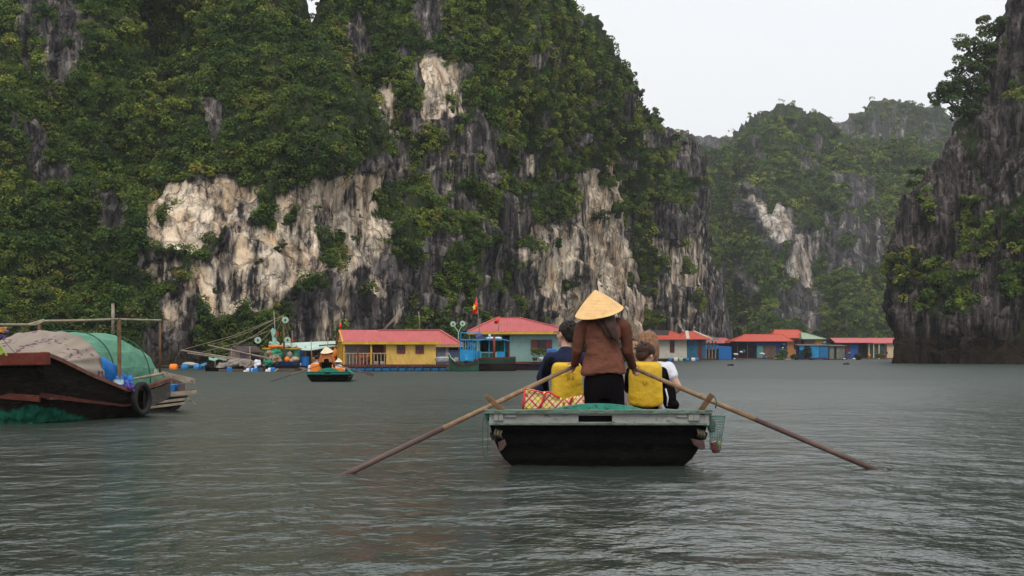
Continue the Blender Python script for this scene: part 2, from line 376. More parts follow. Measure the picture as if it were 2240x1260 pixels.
def grow(name, V, nr, veg, PX, PY, D, npx, rpx, per, lpx, tk=0, lim=None, out=.35, label=None, clip=None):
    """scatter leaf clumps over the vegetated part of a face; sizes in metres follow distance only through rpx at D0"""
    a, b_ = veg.shape
    dPX = np.abs(np.gradient(PX, axis=1)); dPY = np.abs(np.gradient(PY, axis=0)); wgt = veg * dPX * dPY
    if clip is not None: wgt = wgt * clip
    wgt = wgt * ((V[..., 2] > .6)); n = int(wgt.sum() / npx)
    f = wgt.ravel() / wgt.sum(); i = RNG.choice(a * b_, n, p=f)
    c = V.reshape(-1, 3)[i]; nn = nr.reshape(-1, 3)[i]; m = D.ravel()[i] / F
    R = rpx * RNG.uniform(.55, 1.5, n) ** 1.2 * m; c = c + nn * (R * out)[:, None]; c[:, 2] -= R * .1
    ls = lpx * m * RNG.uniform(.8, 1.25, n)
    t = tints(n, tk)
    # patches of one species / lighter new growth
    sp = fbm(c[:, 0] / (R.mean() * 7), c[:, 1] / (R.mean() * 7), c[:, 2] / (R.mean() * 6), 3, 91)
    t = t * (1 + .9 * np.clip(sp, -.5, .6))[:, None]; t[:, 0] *= 1 + .5 * np.clip(sp, -.3, .5)
    Vv, Fc, tn = leaf_arrays(c, R, nn, per, ls, t)
    o = npmesh(name, Vv, Fc, LEAF, colattr=tn); tag(o, label, 'shrubs', kind='stuff'); return o

def uv(nu, nv): return np.meshgrid(np.linspace(0, 1, nu), np.linspace(0, 1, nv))
def interp(x, pts): p = np.array(pts, float); return np.interp(x, p[:, 0], p[:, 1])

ROCK_A = rock_mat('cliff_limestone', (.016, .014, .016), (.175, .155, .148), (.84, .70, .545), (.78, .56, .36), band=((.030, .022, .014), 1.0), sc=1.1, zs=.17)
ROCK_F = rock_mat('far_limestone', (.035, .034, .036), (.13, .12, .115), (.62, .55, .48), (.55, .44, .34), sc=.5)
ROCK_R = rock_mat('near_limestone', (.012, .010, .010), (.120, .100, .094), (.42, .37, .34), (.16, .10, .07), band=((.022, .014, .008), 2.6), sc=1.3, zs=.13, bk=1.6)

# left wooded slope
U, T = uv(330, 300)
PXc = -420 + 1340 * U
topL = interp(PXc, [(-420, -230), (560, -230), (630, -60), (668, 30), (705, 105), (750, 190), (818, 275), (850, 400), (890, 560), (905, 700), (930, 770)])
base = interp(PXc, [(-420, 92), (300, 100), (600, 104), (920, 112)])
bot = HY + F * H / base + 40
# t in 0..1 face, last rows fold back over the crest
tt = np.clip(T / .93, 0, 1); fold = np.clip((T - .93) / .07, 0, 1)
PYc = bot + (topL - bot) * tt - 0 * fold
hgt = (bot - PYc)
Dc = base + 26 * (hgt / 1000) ** 1.25 * 1.1 + 8 * np.clip((PXc - 640) / 250, 0, 1.2) ** 2 + 25 * fold
Dc = Dc - 7 * np.exp(-((PXc - 720) / 120) ** 2 - ((PYc - 320) / 120) ** 2) + 9 * np.exp(-((PXc - 360) / 60) ** 2 - ((PYc - 90) / 110) ** 2)
PYc = PYc + fold * 30
P1 = [(315,495),(335,430),(375,385),(440,375),(500,375),(570,400),(560,460),(515,500),(460,560),(400,568),(318,555)]
P2 = [(300,605),(320,572),(405,585),(405,632),(320,640)]
P3 = [(405,655),(430,585),(480,555),(505,490),(590,490),(640,510),(660,600),(620,655),(560,680),(490,672)]
P4 = [(598,425),(700,395),(790,375),(842,365),(842,565),(765,588),(680,618),(640,600),(600,540)]
P5 = [(320,705),(345,662),(412,640),(415,715),(345,745)]
P6 = [(640,640),(700,600),(760,575),(880,560),(920,640),(900,740),(660,740)]
rocksL = [[(40,30),(120,0),(180,20),(190,120),(150,190),(95,190),(45,150)], [(62,295),(150,290),(155,420),(95,430),(65,380)],
          [(205,430),(270,425),(268,512),(215,500)], [(440,215),(475,215),(490,295),(455,300)], [(300,560),(330,560),(330,700),(300,680)],
          [(320,700),(420,650),(440,800),(300,800)], P6, [(740,370),(850,330),(880,400),(840,420),(740,420)],
          [(585,490),(640,480),(650,640),(600,640)]]
palL = [(P1, .9), (P2, .85), (P3, .85), (P4, 1.), (P5, .6), ([(660,610),(800,580),(930,600),(900,740),(670,740)], .47),
        ([(70,340),(140,340),(140,430),(90,430)], .35), ([(215,440),(265,440),(262,505),(220,500)], .35), ([(60,60),(170,60),(170,170),(70,170)], .15)]
V_, n_, g_, p_, r_ = relief('cliff', PXc, PYc, Dc, 0, ROCK_A, rocksL, palL, vegthr=lambda x, y: -.62 + 0 * x, nz=(1., 1.), amp=1.0)
SL = dict(V=V_, n=n_, veg=g_, PX=PXc, PY=PYc, D=Dc)
grow('hillside_shrubs', V_, n_, g_, PXc, PYc, Dc, 145, 15.5, 72, 3.1, 0, label='dense green jungle shrubs and small trees covering the left slope')

# central cliff
U, T = uv(330, 300)
ridge = [(640, 130), (684, 66), (706, 14), (728, -50), (760, -260), (1140, -260), (1225, -10), (1290, 62), (1326, 118), (1372, 178), (1418, 235), (1465, 278), (1508, 318), (1538, 420), (1556, 540), (1570, 640), (1576, 760), (1582, 786)]
sU = U ** .9
PXc = 640 + 942 * sU
topC = interp(PXc, ridge)
base = interp(PXc, [(640, 122), (900, 122), (1100, 130), (1300, 165), (1450, 205), (1582, 262)])
bot = HY + F * H / base + 26
tt = np.clip(T / .93, 0, 1); fold = np.clip((T - .93) / .07, 0, 1)
PYc = bot + (topC - bot) * tt + fold * 25
Dc = base + 24 * ((bot - PYc) / 1000) ** 1.3 + 30 * fold + 14 * np.clip((PXc - 1380) / 200, 0, 1) ** 2
Dc = Dc + 5 * np.exp(-((PXc - 1100) / 40) ** 2) * np.clip((PYc - 400) / 200, 0, 1)
P7 = [(926,145),(955,118),(1002,128),(1012,250),(960,268),(928,262)]
P8 = [(778,175),(865,185),(880,305),(838,275),(795,225)]
P11 = [(1140,565),(1170,485),(1258,485),(1272,375),(1365,360),(1390,480),(1400,560),(1430,640),(1430,745),(1225,745),(1200,650),(1180,570)]
P12 = [(1425,490),(1470,540),(1540,450),(1565,610),(1455,615)]
rocksC = [[(745,0),(800,0),(815,130),(770,130)], [(860,230),(985,240),(990,370),(870,380)], [(1035,225),(1110,290),(1110,375),(1040,370)],
          [(1040,470),(1165,470),(1200,690),(1040,740)], [(1235,190),(1252,190),(1256,340),(1240,340)], [(905,0),(960,0),(950,90),(910,90)],
          [(1500,290),(1535,300),(1550,450),(1510,430)], [(1545,450),(1580,600),(1585,790),(1545,790)], [(1400,640),(1570,650),(1575,780),(1400,780)],
          [(1420,440),(1550,440),(1556,560),(1440,560)], [(870,540),(960,520),(950,640),(880,740)], [(1120,120),(1150,120),(1150,200),(1125,200)], [(985,270),(1100,280),(1095,400),(1000,390)]]
palC = [(P7, 1.), (P8, .75), (P11, .86), (P12, .75), ([(760,60),(800,60),(800,125),(775,125)], .45), ([(1236,200),(1254,200),(1256,330),(1240,330)], .4),
        ([(1500,300),(1530,300),(1530,380),(1505,380)], .25), ([(1440,600),(1560,610),(1570,740),(1440,740)], .46), ([(870,240),(930,250),(915,360),(875,350)], .25),
        ([(1000,300),(1090,300),(1085,370),(1010,370)], .2), ([(1140,330),(1170,330),(1170,400),(1150,400)], .4)]
V_, n_, g_, p_, r_ = relief('cliff', PXc, PYc, Dc, 0, ROCK_A, rocksC, palC, vegthr=lambda x, y: -.30 + .12 * np.clip((y - 300) / 300, 0, 1) - .15 * np.clip((300 - y) / 300, 0, 1), nz=(1., 1.), amp=1.15, vegscale=34)
SC_ = dict(V=V_, n=n_, veg=g_, PX=PXc, PY=PYc, D=Dc)
clip = (PXc > 720) | (PYc < 200)
grow('cliff_shrubs', V_, n_, g_, PXc, PYc, Dc, 88, 11.5, 54, 2.8, 1, label='green shrubs clinging to the ledges of the tall central cliff', clip=clip)

# middle distance hill
U, T = uv(260, 200)
PXc = 1380 + 760 * U
topM = interp(PXc, [(1380, 330), (1520, 350), (1560, 330), (1600, 300), (1625, 272), (1650, 262), (1680, 250), (1705, 246), (1740, 253), (1762, 262), (1790, 268), (1812, 300), (1850, 305), (1880, 318), (1930, 318), (1990, 310), (2030, 318), (2140, 330)]) + 5
base = interp(PXc, [(1380, 330), (1600, 350), (1900, 380), (2140, 360)]); bot = HY + F * H / base + 8
tt = np.clip(T / .93, 0, 1); fold = np.clip((T - .93) / .07, 0, 1)
PYc = bot + (topM - bot) * tt + fold * 12
Dc = base + 120 * ((bot - PYc) / 520) ** 1.4 + 60 * fold - 22 * np.exp(-((PXc - 1700) / 70) ** 2) + 26 * np.exp(-((PXc - 1600) / 45) ** 2 ) - 18 * np.exp(-((PXc - 1860) / 50) ** 2)
rocksM = [[(1570,405),(1650,400),(1700,450),(1740,540),(1820,480),(1930,520),(1930,600),(1800,620),(1740,640),(1640,480)],
          [(1740,290),(1800,300),(1800,400),(1750,400)], [(1560,570),(1640,560),(1640,640),(1560,640)], [(1690,640),(1800,620),(1800,720),(1700,720)], [(1830,400),(1900,380),(1930,500),(1850,500)]]
palM = [([(1645,430),(1705,440),(1732,490),(1722,535),(1685,515),(1655,480)], .95), ([(1725,500),(1765,500),(1800,630),(1760,630),(1735,590)], .85),
        ([(1590,410),(1650,405),(1650,450),(1600,440)], .5), ([(1800,480),(1930,500),(1930,590),(1830,580)], .38), ([(1700,660),(1790,650),(1790,715),(1700,715)], .3)]
V_, n_, g_, p_, r_ = relief('hill', PXc, PYc, Dc, 0, ROCK_F, rocksM, palM, vegthr=-.5, rv=.06, amp=2.6, vegscale=26, warp=9)
grow('far_hill_shrubs', V_, n_, g_, PXc, PYc, Dc, 30, 7, 28, 2.2, 1, label='hazy green scrub over the distant hill behind the far houses')

# farthest ridges
U, T = uv(170, 90)
PXc = 1420 + 820 * U
topF = interp(PXc, [(1420, 300), (1485, 284), (1500, 286), (1530, 283), (1550, 290), (1590, 293), (1640, 310), (1830, 305), (1850, 280), (1862, 268), (1875, 260), (1895, 266), (1925, 252), (1960, 249), (2010, 246), (2060, 252), (2140, 250), (2240, 260)]) - 2
base = interp(PXc, [(1420, 600), (2240, 640)]); bot = HY + F * H / base + 8
tt = np.clip(T / .92, 0, 1); fold = np.clip((T - .92) / .08, 0, 1)
PYc = bot + (topF - bot) * tt + fold * 8; Dc = base + 110 * ((bot - PYc) / 520) ** 1.4 + 90 * fold
rocksF = [[(1470,275),(1600,280),(1600,360),(1500,360)], [(1845,265),(1900,262),(1950,300),(1940,335),(1850,310)]]
V_, n_, g_, p_, r_ = relief('hill', PXc, PYc, Dc, 0, ROCK_F, rocksF, [([(1880,270),(1900,265),(1905,300),(1885,320)], .6), ([(1870,310),(1940,310),(1940,335),(1880,325)], .4)], vegthr=-.15, amp=4., vegscale=24, warp=6)
clip = PYc < 480
grow('distant_ridge_shrubs', V_, n_, g_, PXc, PYc, Dc, 70, 7, 30, 2.4, 0, label='thin scrub on the farthest ridges behind the hazy hill', clip=clip)

# right cliff, close by; rows run across from its left edge
U, T = uv(230, 300)
rowtop, rowbot = -240, 822
PYr = rowbot + (rowtop - rowbot) * T
left = interp(PYr[:, 0], [(-240, 2290), (0, 2207), (80, 2180), (150, 2150), (220, 2125), (270, 2088), (330, 2046), (400, 2006), (450, 1985), (520, 1962), (600, 1944), (650, 1934), (690, 1938), (740, 1952), (765, 1948), (800, 1940), (822, 1940)])[:, None] + 10
wrap = np.clip(U / .10, 0, 1)                      # first columns turn back round the corner
PXr = left + 26 * (1 - wrap) ** 1 * 1.0 + (2560 - left) * np.clip((U - .10) / .9, 0, 1)
Dr = 150 - 16 * np.clip((PXr - left) / 420, 0, 1) ** .8 + 45 * (1 - wrap) ** 1.2 + 16 * ((rowbot - PYr) / 1000) ** 1.3
sRocks = [[(1900,-300),(2600,-300),(2600,900),(1900,900)]]
vegp = [[(1950,560),(2030,540),(2030,640),(1990,690),(1950,640)], [(2030,440),(2120,430),(2135,480),(2060,520)], [(2080,480),(2240,470),(2400,500),(2400,560),(2200,560),(2110,620),(2090,560)],
        [(2030,580),(2130,560),(2140,650),(2090,680),(2040,640)], [(2180,600),(2400,570),(2400,660),(2200,650)], [(2200,180),(2300,160),(2300,240),(2210,250)], [(2260,250),(2400,200),(2400,420),(2300,400)]]
V_, n_, g_, p_, r_ = relief('cliff', PXr, PYr, Dr, 0, ROCK_R, sRocks, [([(2190,330),(2240,300),(2240,400),(2190,480)], .33), ([(1960,640),(1985,640),(1985,740),(1965,740)], .42), ([(2140,300),(2200,300),(2180,420),(2120,400)], .1)], vegthr=9., nz=(1.35, .45 + .55 * np.clip(U / .3, 0, 1)), amp=.8, warp=10, foot=.5)
vg = np.zeros(PXr.shape); wx = fbm(PXr / 30, PYr / 30, PXr * 0, 4, 3) * 40
for pl in vegp: vg = np.maximum(vg, inpoly(PXr + wx, PYr + wx, pl))
vg *= (fbm(PXr / 26, PYr / 26, PXr * 0, 3, 13) > -.13)
grow('ledge_shrubs', V_, n_, vg, PXr, PYr, Dr, 120, 12.5, 75, 3.2, 1, label='yellowish green shrubs growing on the ledges of the dark right cliff', clip=(PXr < 2400))
SR = dict(V=V_, n=n_, PX=PXr, PY=PYr, D=Dr)

# single trees and shrubs that stand out
BARK = pm('bark', (.05, .04, .032), .9, .4, 3, .5)
def surf(S, px, py):
    d = (S['PX'] - px) ** 2 + (S['PY'] - py) ** 2; k = np.unravel_index(np.argmin(d), d.shape); return Vector(S['V'][k]), Vector(S['n'][k]), float(S['D'][k])
def tree(S, px, py, rpx, label, name='shrub', n=7, tint=(.05, .085, .02), back=0., spread=1.15, group=None, per=150, leaf=3.5, tall=1., fx=0.):
    v, nn, D = surf(S, px, py); m = D / F; R = rpx * m
    v = Vector(((px - 1120) / F * v.y, v.y, H - (py - HY) / F * v.y))
    rt = thing(name, label, 'tree' if name == 'tree' else 'shrub', v, group)
    top = v + Vector((0, -R * .5, R * .35)); foot = v + Vector((R * fx, R * .55 + back, -R * .7))
    mb = MB(); mb.tube([foot, v + Vector((R*.08, -R*.1, -R*.3)), top], [R*.09, R*.07, R*.035], 7); cs = []
    for i in range(n):
        a = 2 * math.pi * i / n + random.uniform(-.3, .3); q = random.uniform(.35, .8) * spread
        c = v + Vector((math.cos(a) * R * q * 1.15, -R * .35 + math.sin(a) * R * .45, (random.uniform(-.45, .6) + .15 * math.cos(a)) * R * tall)); cs.append(c)
        mb.tube([v + Vector((0, -R*.1, -R*.25)), (v + c) / 2 + Vector((0, 0, R*.05)), c], [R*.05, R*.035, R*.015], 5)
    mb.build('trunk', BARK, rt, smooth=True)
    cs = np.array([list(c) for c in cs]); k = len(cs); tn = np.array([tint]) * RNG.uniform(.7, 1.35, (k, 1))
    Vv, Fc, t2 = leaf_arrays(cs, R * RNG.uniform(.32, .58, k), np.tile([0, -.6, .5], (k, 1)), per, np.full(k, leaf * m), tn, .7)
    o = npmesh('crown', Vv, Fc, LEAF, colattr=t2); adopt(o, rt); return rt
G = 'single trees rooted on the dark right cliff'
tree(SR, 2168, 62, 34, 'highest tree leaning out over the sky from the right cliff', 'tree', 11, (.085, .125, .030), 1, group=G, fx=1.2)
tree(SR, 2126, 112, 44, 'feathery tree second from the top of the right cliff edge', 'tree', 13, (.075, .115, .028), 1, group=G, fx=1.2)
tree(SR, 2146, 150, 40, 'full leafy tree tucked behind the feathery one on the right cliff', 'tree', 12, (.060, .095, .024), 1, group=G, fx=1.)
tree(SR, 2085, 180, 44, 'broad tree overhanging the sky midway up the right cliff', 'tree', 13, (.055, .095, .024), 1.5, group=G, fx=1.2)
tree(SR, 2122, 196, 36, 'dense shrub filling the notch between the overhanging trees and the rock', 'shrub', 11, (.050, .085, .022), 1, group=G, fx=1.)
tree(SR, 2070, 212, 34, 'dark tree on the left tip of the right cliff overhang', 'tree', 11, (.048, .085, .022), 2, group=G, fx=1.4)
tree(SR, 2110, 240, 36, 'leafy dark shrub below the overhanging trees of the right cliff', 'shrub', 11, (.050, .088, .022), 1, group=G, fx=1.)
tree(SR, 2114, 440, 22, 'bright yellow green shrub in the middle of the right cliff face', 'shrub', 6, (.12, .15, .03), group=G)
tree(SR, 2003, 376, 13, 'small tuft jutting from the left edge of the right cliff', 'shrub', 5, (.05, .08, .02), group=G)
tree(SR, 1998, 404, 12, 'tiny tuft just below another on the right cliff edge', 'shrub', 5, (.06, .09, .02), group=G)
tree(SR, 1958, 580, 22, 'yellow green bush low on the left edge of the right cliff', 'shrub', 7, (.10, .12, .03), group=G)
tree(SR, 1990, 590, 32, 'tall hanging bush near the foot of the right cliff', 'shrub', 9, (.055, .08, .022), tall=1.5, group=G)
tree(SR, 2198, 110, 16, 'small shrub growing in a crack at the top right', 'shrub', 5, (.05, .075, .02), group=G)
G = 'shrubs standing out on the pale and dark rock'
tree(SC_, 878, 298, 15, 'light green shrub on grey rock right of the wooded slope', 'shrub', 6, (.10, .14, .03), group=G)
tree(SC_, 930, 298, 16, 'bright shrub on grey ledge under the white rock scar', 'shrub', 6, (.09, .13, .03), group=G)
tree(SL, 780, 520, 9, 'small dull bush on the lower right of the big pale wall', 'shrub', 7, (.13, .15, .06), group=G, per=35, leaf=2.6, spread=1.5)
tree(SL, 608, 545, 13, 'round dark bush between the two pale rock walls', 'shrub', 9, (.06, .10, .03), group=G, per=50, leaf=2.8, spread=1.3)
tree(SL, 696, 455, 7, 'little bush on the upper left of the big pale wall', 'shrub', 6, (.10, .14, .04), group=G, per=30, leaf=2.4, spread=1.5)
tree(SL, 565, 575, 8, 'tiny tuft on the lower pale rock', 'shrub', 4, (.07, .1, .03), group=G)
tree(SC_, 1312, 475, 18, 'bush hanging on the brown and white rock wall', 'shrub', 9, (.06, .10, .03), group=G, per=50, leaf=2.8, spread=1.4)
tree(SC_, 1399, 206, 11, 'thin sapling standing out against sky on the cliff shoulder', 'shrub', 5, (.06, .08, .035), spread=1.1, group=G, per=30)
tree(SC_, 1322, 112, 17, 'bushy treetop on the skyline of the central cliff', 'tree', 10, (.075, .115, .03), group=G)
tree(SL, 628, 8, 13, 'leafy treetop beside the small gap of sky at top left', 'tree', 8, (.06, .10, .025), group=G)
# ------------------------------------------------------------------ materials for made things
GREENP = pm('green_hull_paint', (.012, .20, .14), .55, .3, 9, .2, grime=.35)
WHITEP = pm('weathered_white_paint', (.27, .27, .255), .8, .2, 11, .4, grime=.18, grimecol=(.05, .05, .045), stretch=(.35, 1, 1))
WGREEN = pm('weathered_green_white_paint', (.14, .21, .17), .8, .35, 14, .5, grime=.55, grimecol=(.06, .07, .05), stretch=(.3, 1, 1))
TAR = pm('tarred_hull', (.005, .005, .0045), .8, .5, 7, .6, grime=.22, grimecol=(.022, .023, .017), spec=.1, stripes=('Z', 2.2, .012, 1.5), stretch=(1, 1, 3))
TARW = pm('weathered_hull_side', (.030, .030, .024), .85, .5, 9, .6, grime=.4, grimecol=(.012, .012, .010))
WOOD = pm('oar_wood', (.26, .165, .095), .6, .35, 5, .2, stretch=(3, 3, 3), grime=.1)
WOODD = pm('wet_oar_wood', (.105, .065, .055), .5, .3, 8, .2)
WOODG = pm('grey_bamboo', (.30, .25, .19), .8, .35, 6, .3, grime=.2)
WOODB = pm('brown_post_wood', (.17, .095, .045), .8, .35, 7, .4, grime=.2)
DECKW = pm('deck_planks', (.10, .075, .055), .85, .35, 8, .4)
RUBBER = pm('black_rubber', (.012, .012, .012), .7, .3, 12, .3)
PINKR = pm('faded_pink_rubber', (.09, .045, .045), .8, .35, 20, .3, grime=.3)
ROPEG = pm('green_rope', (.02, .10, .065), .9, .3, 40, .3)
SKIN = pm('skin', (.42, .235, .165), .55, .1, 20, .05, spec=.4)
SKINF = pm('fair_skin', (.52, .30, .22), .55, .1, 20, .05, spec=.4)
HAIRD = pm('dark_hair', (.018, .013, .011), .6, .4, 60, .6, stretch=(1, 1, .12), spec=.25, bd=.02)
HAIRB = pm('dark_brown_hair', (.045, .022, .016), .6, .4, 60, .6, stretch=(1, 1, .12), spec=.25, bd=.02)
HAIRL = pm('light_brown_hair', (.22, .105, .048), .5, .5, 45, .9, stretch=(1, 1, .08), spec=.3, bd=.03)
SHIRT = pm('brown_cotton', (.150, .060, .040), .9, .10, 6, .8, stretch=(.9, .9, 1.8), spec=.08, bd=.04)
SLEEVE = pm('brown_sleeve', (.110, .044, .030), .9, .15, 9, .8, stretch=(1, 1, 1.5), spec=.1, bd=.02)
BLACKC = pm('black_cloth', (.006, .005, .006), .95, .3, 7, .6, stretch=(1, 1, .5), bd=.03, spec=.03)
NAVY = pm('navy_cloth', (.010, .014, .045), .95, .3, 8, .9, bd=.04)
WHITEC = pm('white_cotton', (.66, .68, .74), .85, .08, 9, .9, bd=.04)
YVEST = pm('yellow_vest', (.64, .40, .022), .55, .14, 6, .9, bd=.04, grime=.10, grimecol=(.32, .20, .02))
ORANGE = pm('orange_vest', (.85, .22, .03), .7, .15, 6, .5)
ORANGEC = pm('orange_brown_cotton', (.50, .17, .05), .85, .12, 8, .5)
STRAW = pm('palm_leaf_hat', (.82, .52, .235), .75, .14, 14, .5, bd=.004)
STRAWP = pm('pale_palm_leaf_hat', (.72, .62, .45), .75, .14, 14, .5)
METAL = pm('bare_metal', (.55, .55, .55), .35, .1, 9, .05, metal=.9)
CANRED = pm('red_can', (.16, .012, .016), .35, .3, 30, .05)
NETG = pm('green_net', (.045, .13, .10), .8, .2, 30, .0)
YELP = pm('yellow_peel', (.45, .34, .03), .5, .2, 30, .1)
GLASSD = pm('dark_glass', (.02, .02, .022), .15, .2, 2, 0)
INK = pm('faded_ink', (.30, .17, .02), .8, .3, 60, 0)

def rough(o, k=.5, size=.22):
    tx_ = bpy.data.textures.get('lumps%g' % size) or bpy.data.textures.new('lumps%g' % size, 'CLOUDS'); tx_.noise_scale = size
    s = o.modifiers.new('sub', 'SUBSURF'); s.levels = 2; s.render_levels = 2
    d = o.modifiers.new('lumps', 'DISPLACE'); d.texture = tx_; d.strength = k; d.texture_coords = 'GLOBAL'; return o
def remesh(o, vox, smooth=2, disp=None):
    m = o.modifiers.new('remesh', 'REMESH'); m.mode = 'VOXEL'; m.voxel_size = vox; m.use_smooth_shade = True
    s = o.modifiers.new('smooth', 'SMOOTH'); s.factor = .5; s.iterations = smooth
    return o
def caps(mb, chain, n=12, sq=1.):
    """tapered limb through (point, radius) pairs, with round joints"""
    for i, (p, r) in enumerate(chain):
        mb.ell(p, (r, r * sq, r), 12, 8)
        if i: mb.tube([chain[i-1][0], p], [chain[i-1][1], r], n, sy=1.)
    return mb
def hand(mb, w, d, side, R=.0085, curl=None):
    """palm and five curled fingers; w wrist, d unit direction of palm, side the thumb side"""
    w, d, side = Vector(w), Vector(d).normalized(), Vector(side).normalized(); dn = d.cross(side).normalized()
    if dn.z > 0: dn = -dn
    mb.ell(w + d * .045, (.034, .045, .02), 10, 8, R=Matrix((side, d, dn)).transposed())
    for i, (o, L) in enumerate(((-.028, .062), (-.009, .074), (.010, .078), (.028, .070))):
        b = w + d * (.078 + .004 * (i in (1, 2))) + side * o
        c = b + d * L * .42 + dn * L * .12; e = c + d * L * .1 + dn * L * .42; f = e - d * L * .24 + dn * L * .12
        mb.tube([b - d * .02, b, c, e, f], [R, R, R * .95, R * .85, R * .7], 7)
    t = w + d * .025 + side * .036; t2 = t + side * .024 + d * .03 + dn * .008; t3 = t2 + d * .02 + dn * .026 - side * .008
    mb.tube([t - side * .02, t, t2, t3], [R * 1.3, R * 1.25, R * 1.1, R * .8], 7)
def head(mb, c, r=.098, yaw=0., pitch=0.):
    """head centre c; yaw 0 looks along +Y (away)"""
    R = Matrix.Rotation(yaw, 3, 'Z') @ Matrix.Rotation(pitch, 3, 'X'); c = Vector(c); q = lambda x, y, z: c + R @ Vector((x, y, z)) * (r / .098)
    k = r / .098
    mb.ell(q(0, -.012, .028), (.076 * k, .092 * k, .088 * k), 16, 12, R=R)
    mb.ell(q(0, .022, -.04), (.055 * k, .066 * k, .072 * k), 14, 10, R=R)
    mb.ell(q(0, .066, -.098), (.026 * k, .02 * k, .018 * k), 10, 8, R=R)           # chin
    mb.tube([q(0, .088, .012), q(0, .108, -.022), q(0, .092, -.034)], [.009 * k, .015 * k, .011 * k], 8)   # nose
    mb.ell(q(0, .084, .03), (.05 * k, .012 * k, .011 * k), 10, 8, R=R)              # brow
    mb.ell(q(0, .083, -.056), (.024 * k, .012 * k, .006 * k), 10, 6, R=R); mb.ell(q(0, .08, -.068), (.021 * k, .012 * k, .007 * k), 10, 6, R=R)
    for s in (-1, 1):
        mb.ell(q(s * .03, .076, .008), (.013 * k, .010 * k, .010 * k), 8, 6, R=R)
        mb.ell(q(s * .078, -.004, -.012), (.010 * k, .020 * k, .033 * k), 10, 8, R=R)   # ear
        mb.ell(q(s * .04, .055, -.022), (.022 * k, .018 * k, .02 * k), 8, 6, R=R)
    return R

def conical_hat(name, apex, ctr, r, mat, parent, rings=13):
    ax = (Vector(apex) - Vector(ctr)); h = ax.length; ax.normalize(); a = ax.cross(Vector((0, 1, 0))).normalized(); b = ax.cross(a)
    mb = MB(); n = 48; pr = []
    for i in range(rings + 1):
        t = i / rings; rr = max(.004, r * t); z = h * (1 - t) + .012 * math.sin(math.pi * t) * (h / .22)
        for dz, dr in (((0, 0), (.0022, .0012)) if 0 < i < rings else ((0, 0),)):
            pr.append((rr + dr * 1., z + dz))
    pr += [(r + .004, -.002), (r + .002, -.008), (r - .006, -.006)] + [(max(.003, r * t - .006), h * (1 - t) - .006) for t in (.8, .6, .4, .2, .03)]
    c = Vector(ctr); mb.loft([[c + ax * z + (a * math.cos(2*math.pi*k/n) + b * math.sin(2*math.pi*k/n)) * rr for k in range(n)] for rr, z in pr])
    o = mb.build(name, mat, parent, smooth=True); return o
# ribbed straw material: fine rings round the cone, in the hat's own lay
def ring_bump(m, sc):
    t = m.node_tree; b = t.nodes['Principled BSDF']; g = t.nodes.new('ShaderNodeTexCoord'); wv = t.nodes.new('ShaderNodeTexWave')
    wv.wave_type = 'BANDS'; wv.bands_direction = 'Z'; wv.inputs['Scale'].default_value = sc; wv.inputs['Distortion'].default_value = .6
    bp = t.nodes.new('ShaderNodeBump'); bp.inputs['Strength'].default_value = .5; bp.inputs['Distance'].default_value = .004
    t.links.new(g.outputs['Object'], wv.inputs['Vector']); t.links.new(wv.outputs['Fac'], bp.inputs['Height']); t.links.new(bp.outputs[0], b.inputs['Normal'])
ring_bump(STRAW, 22)

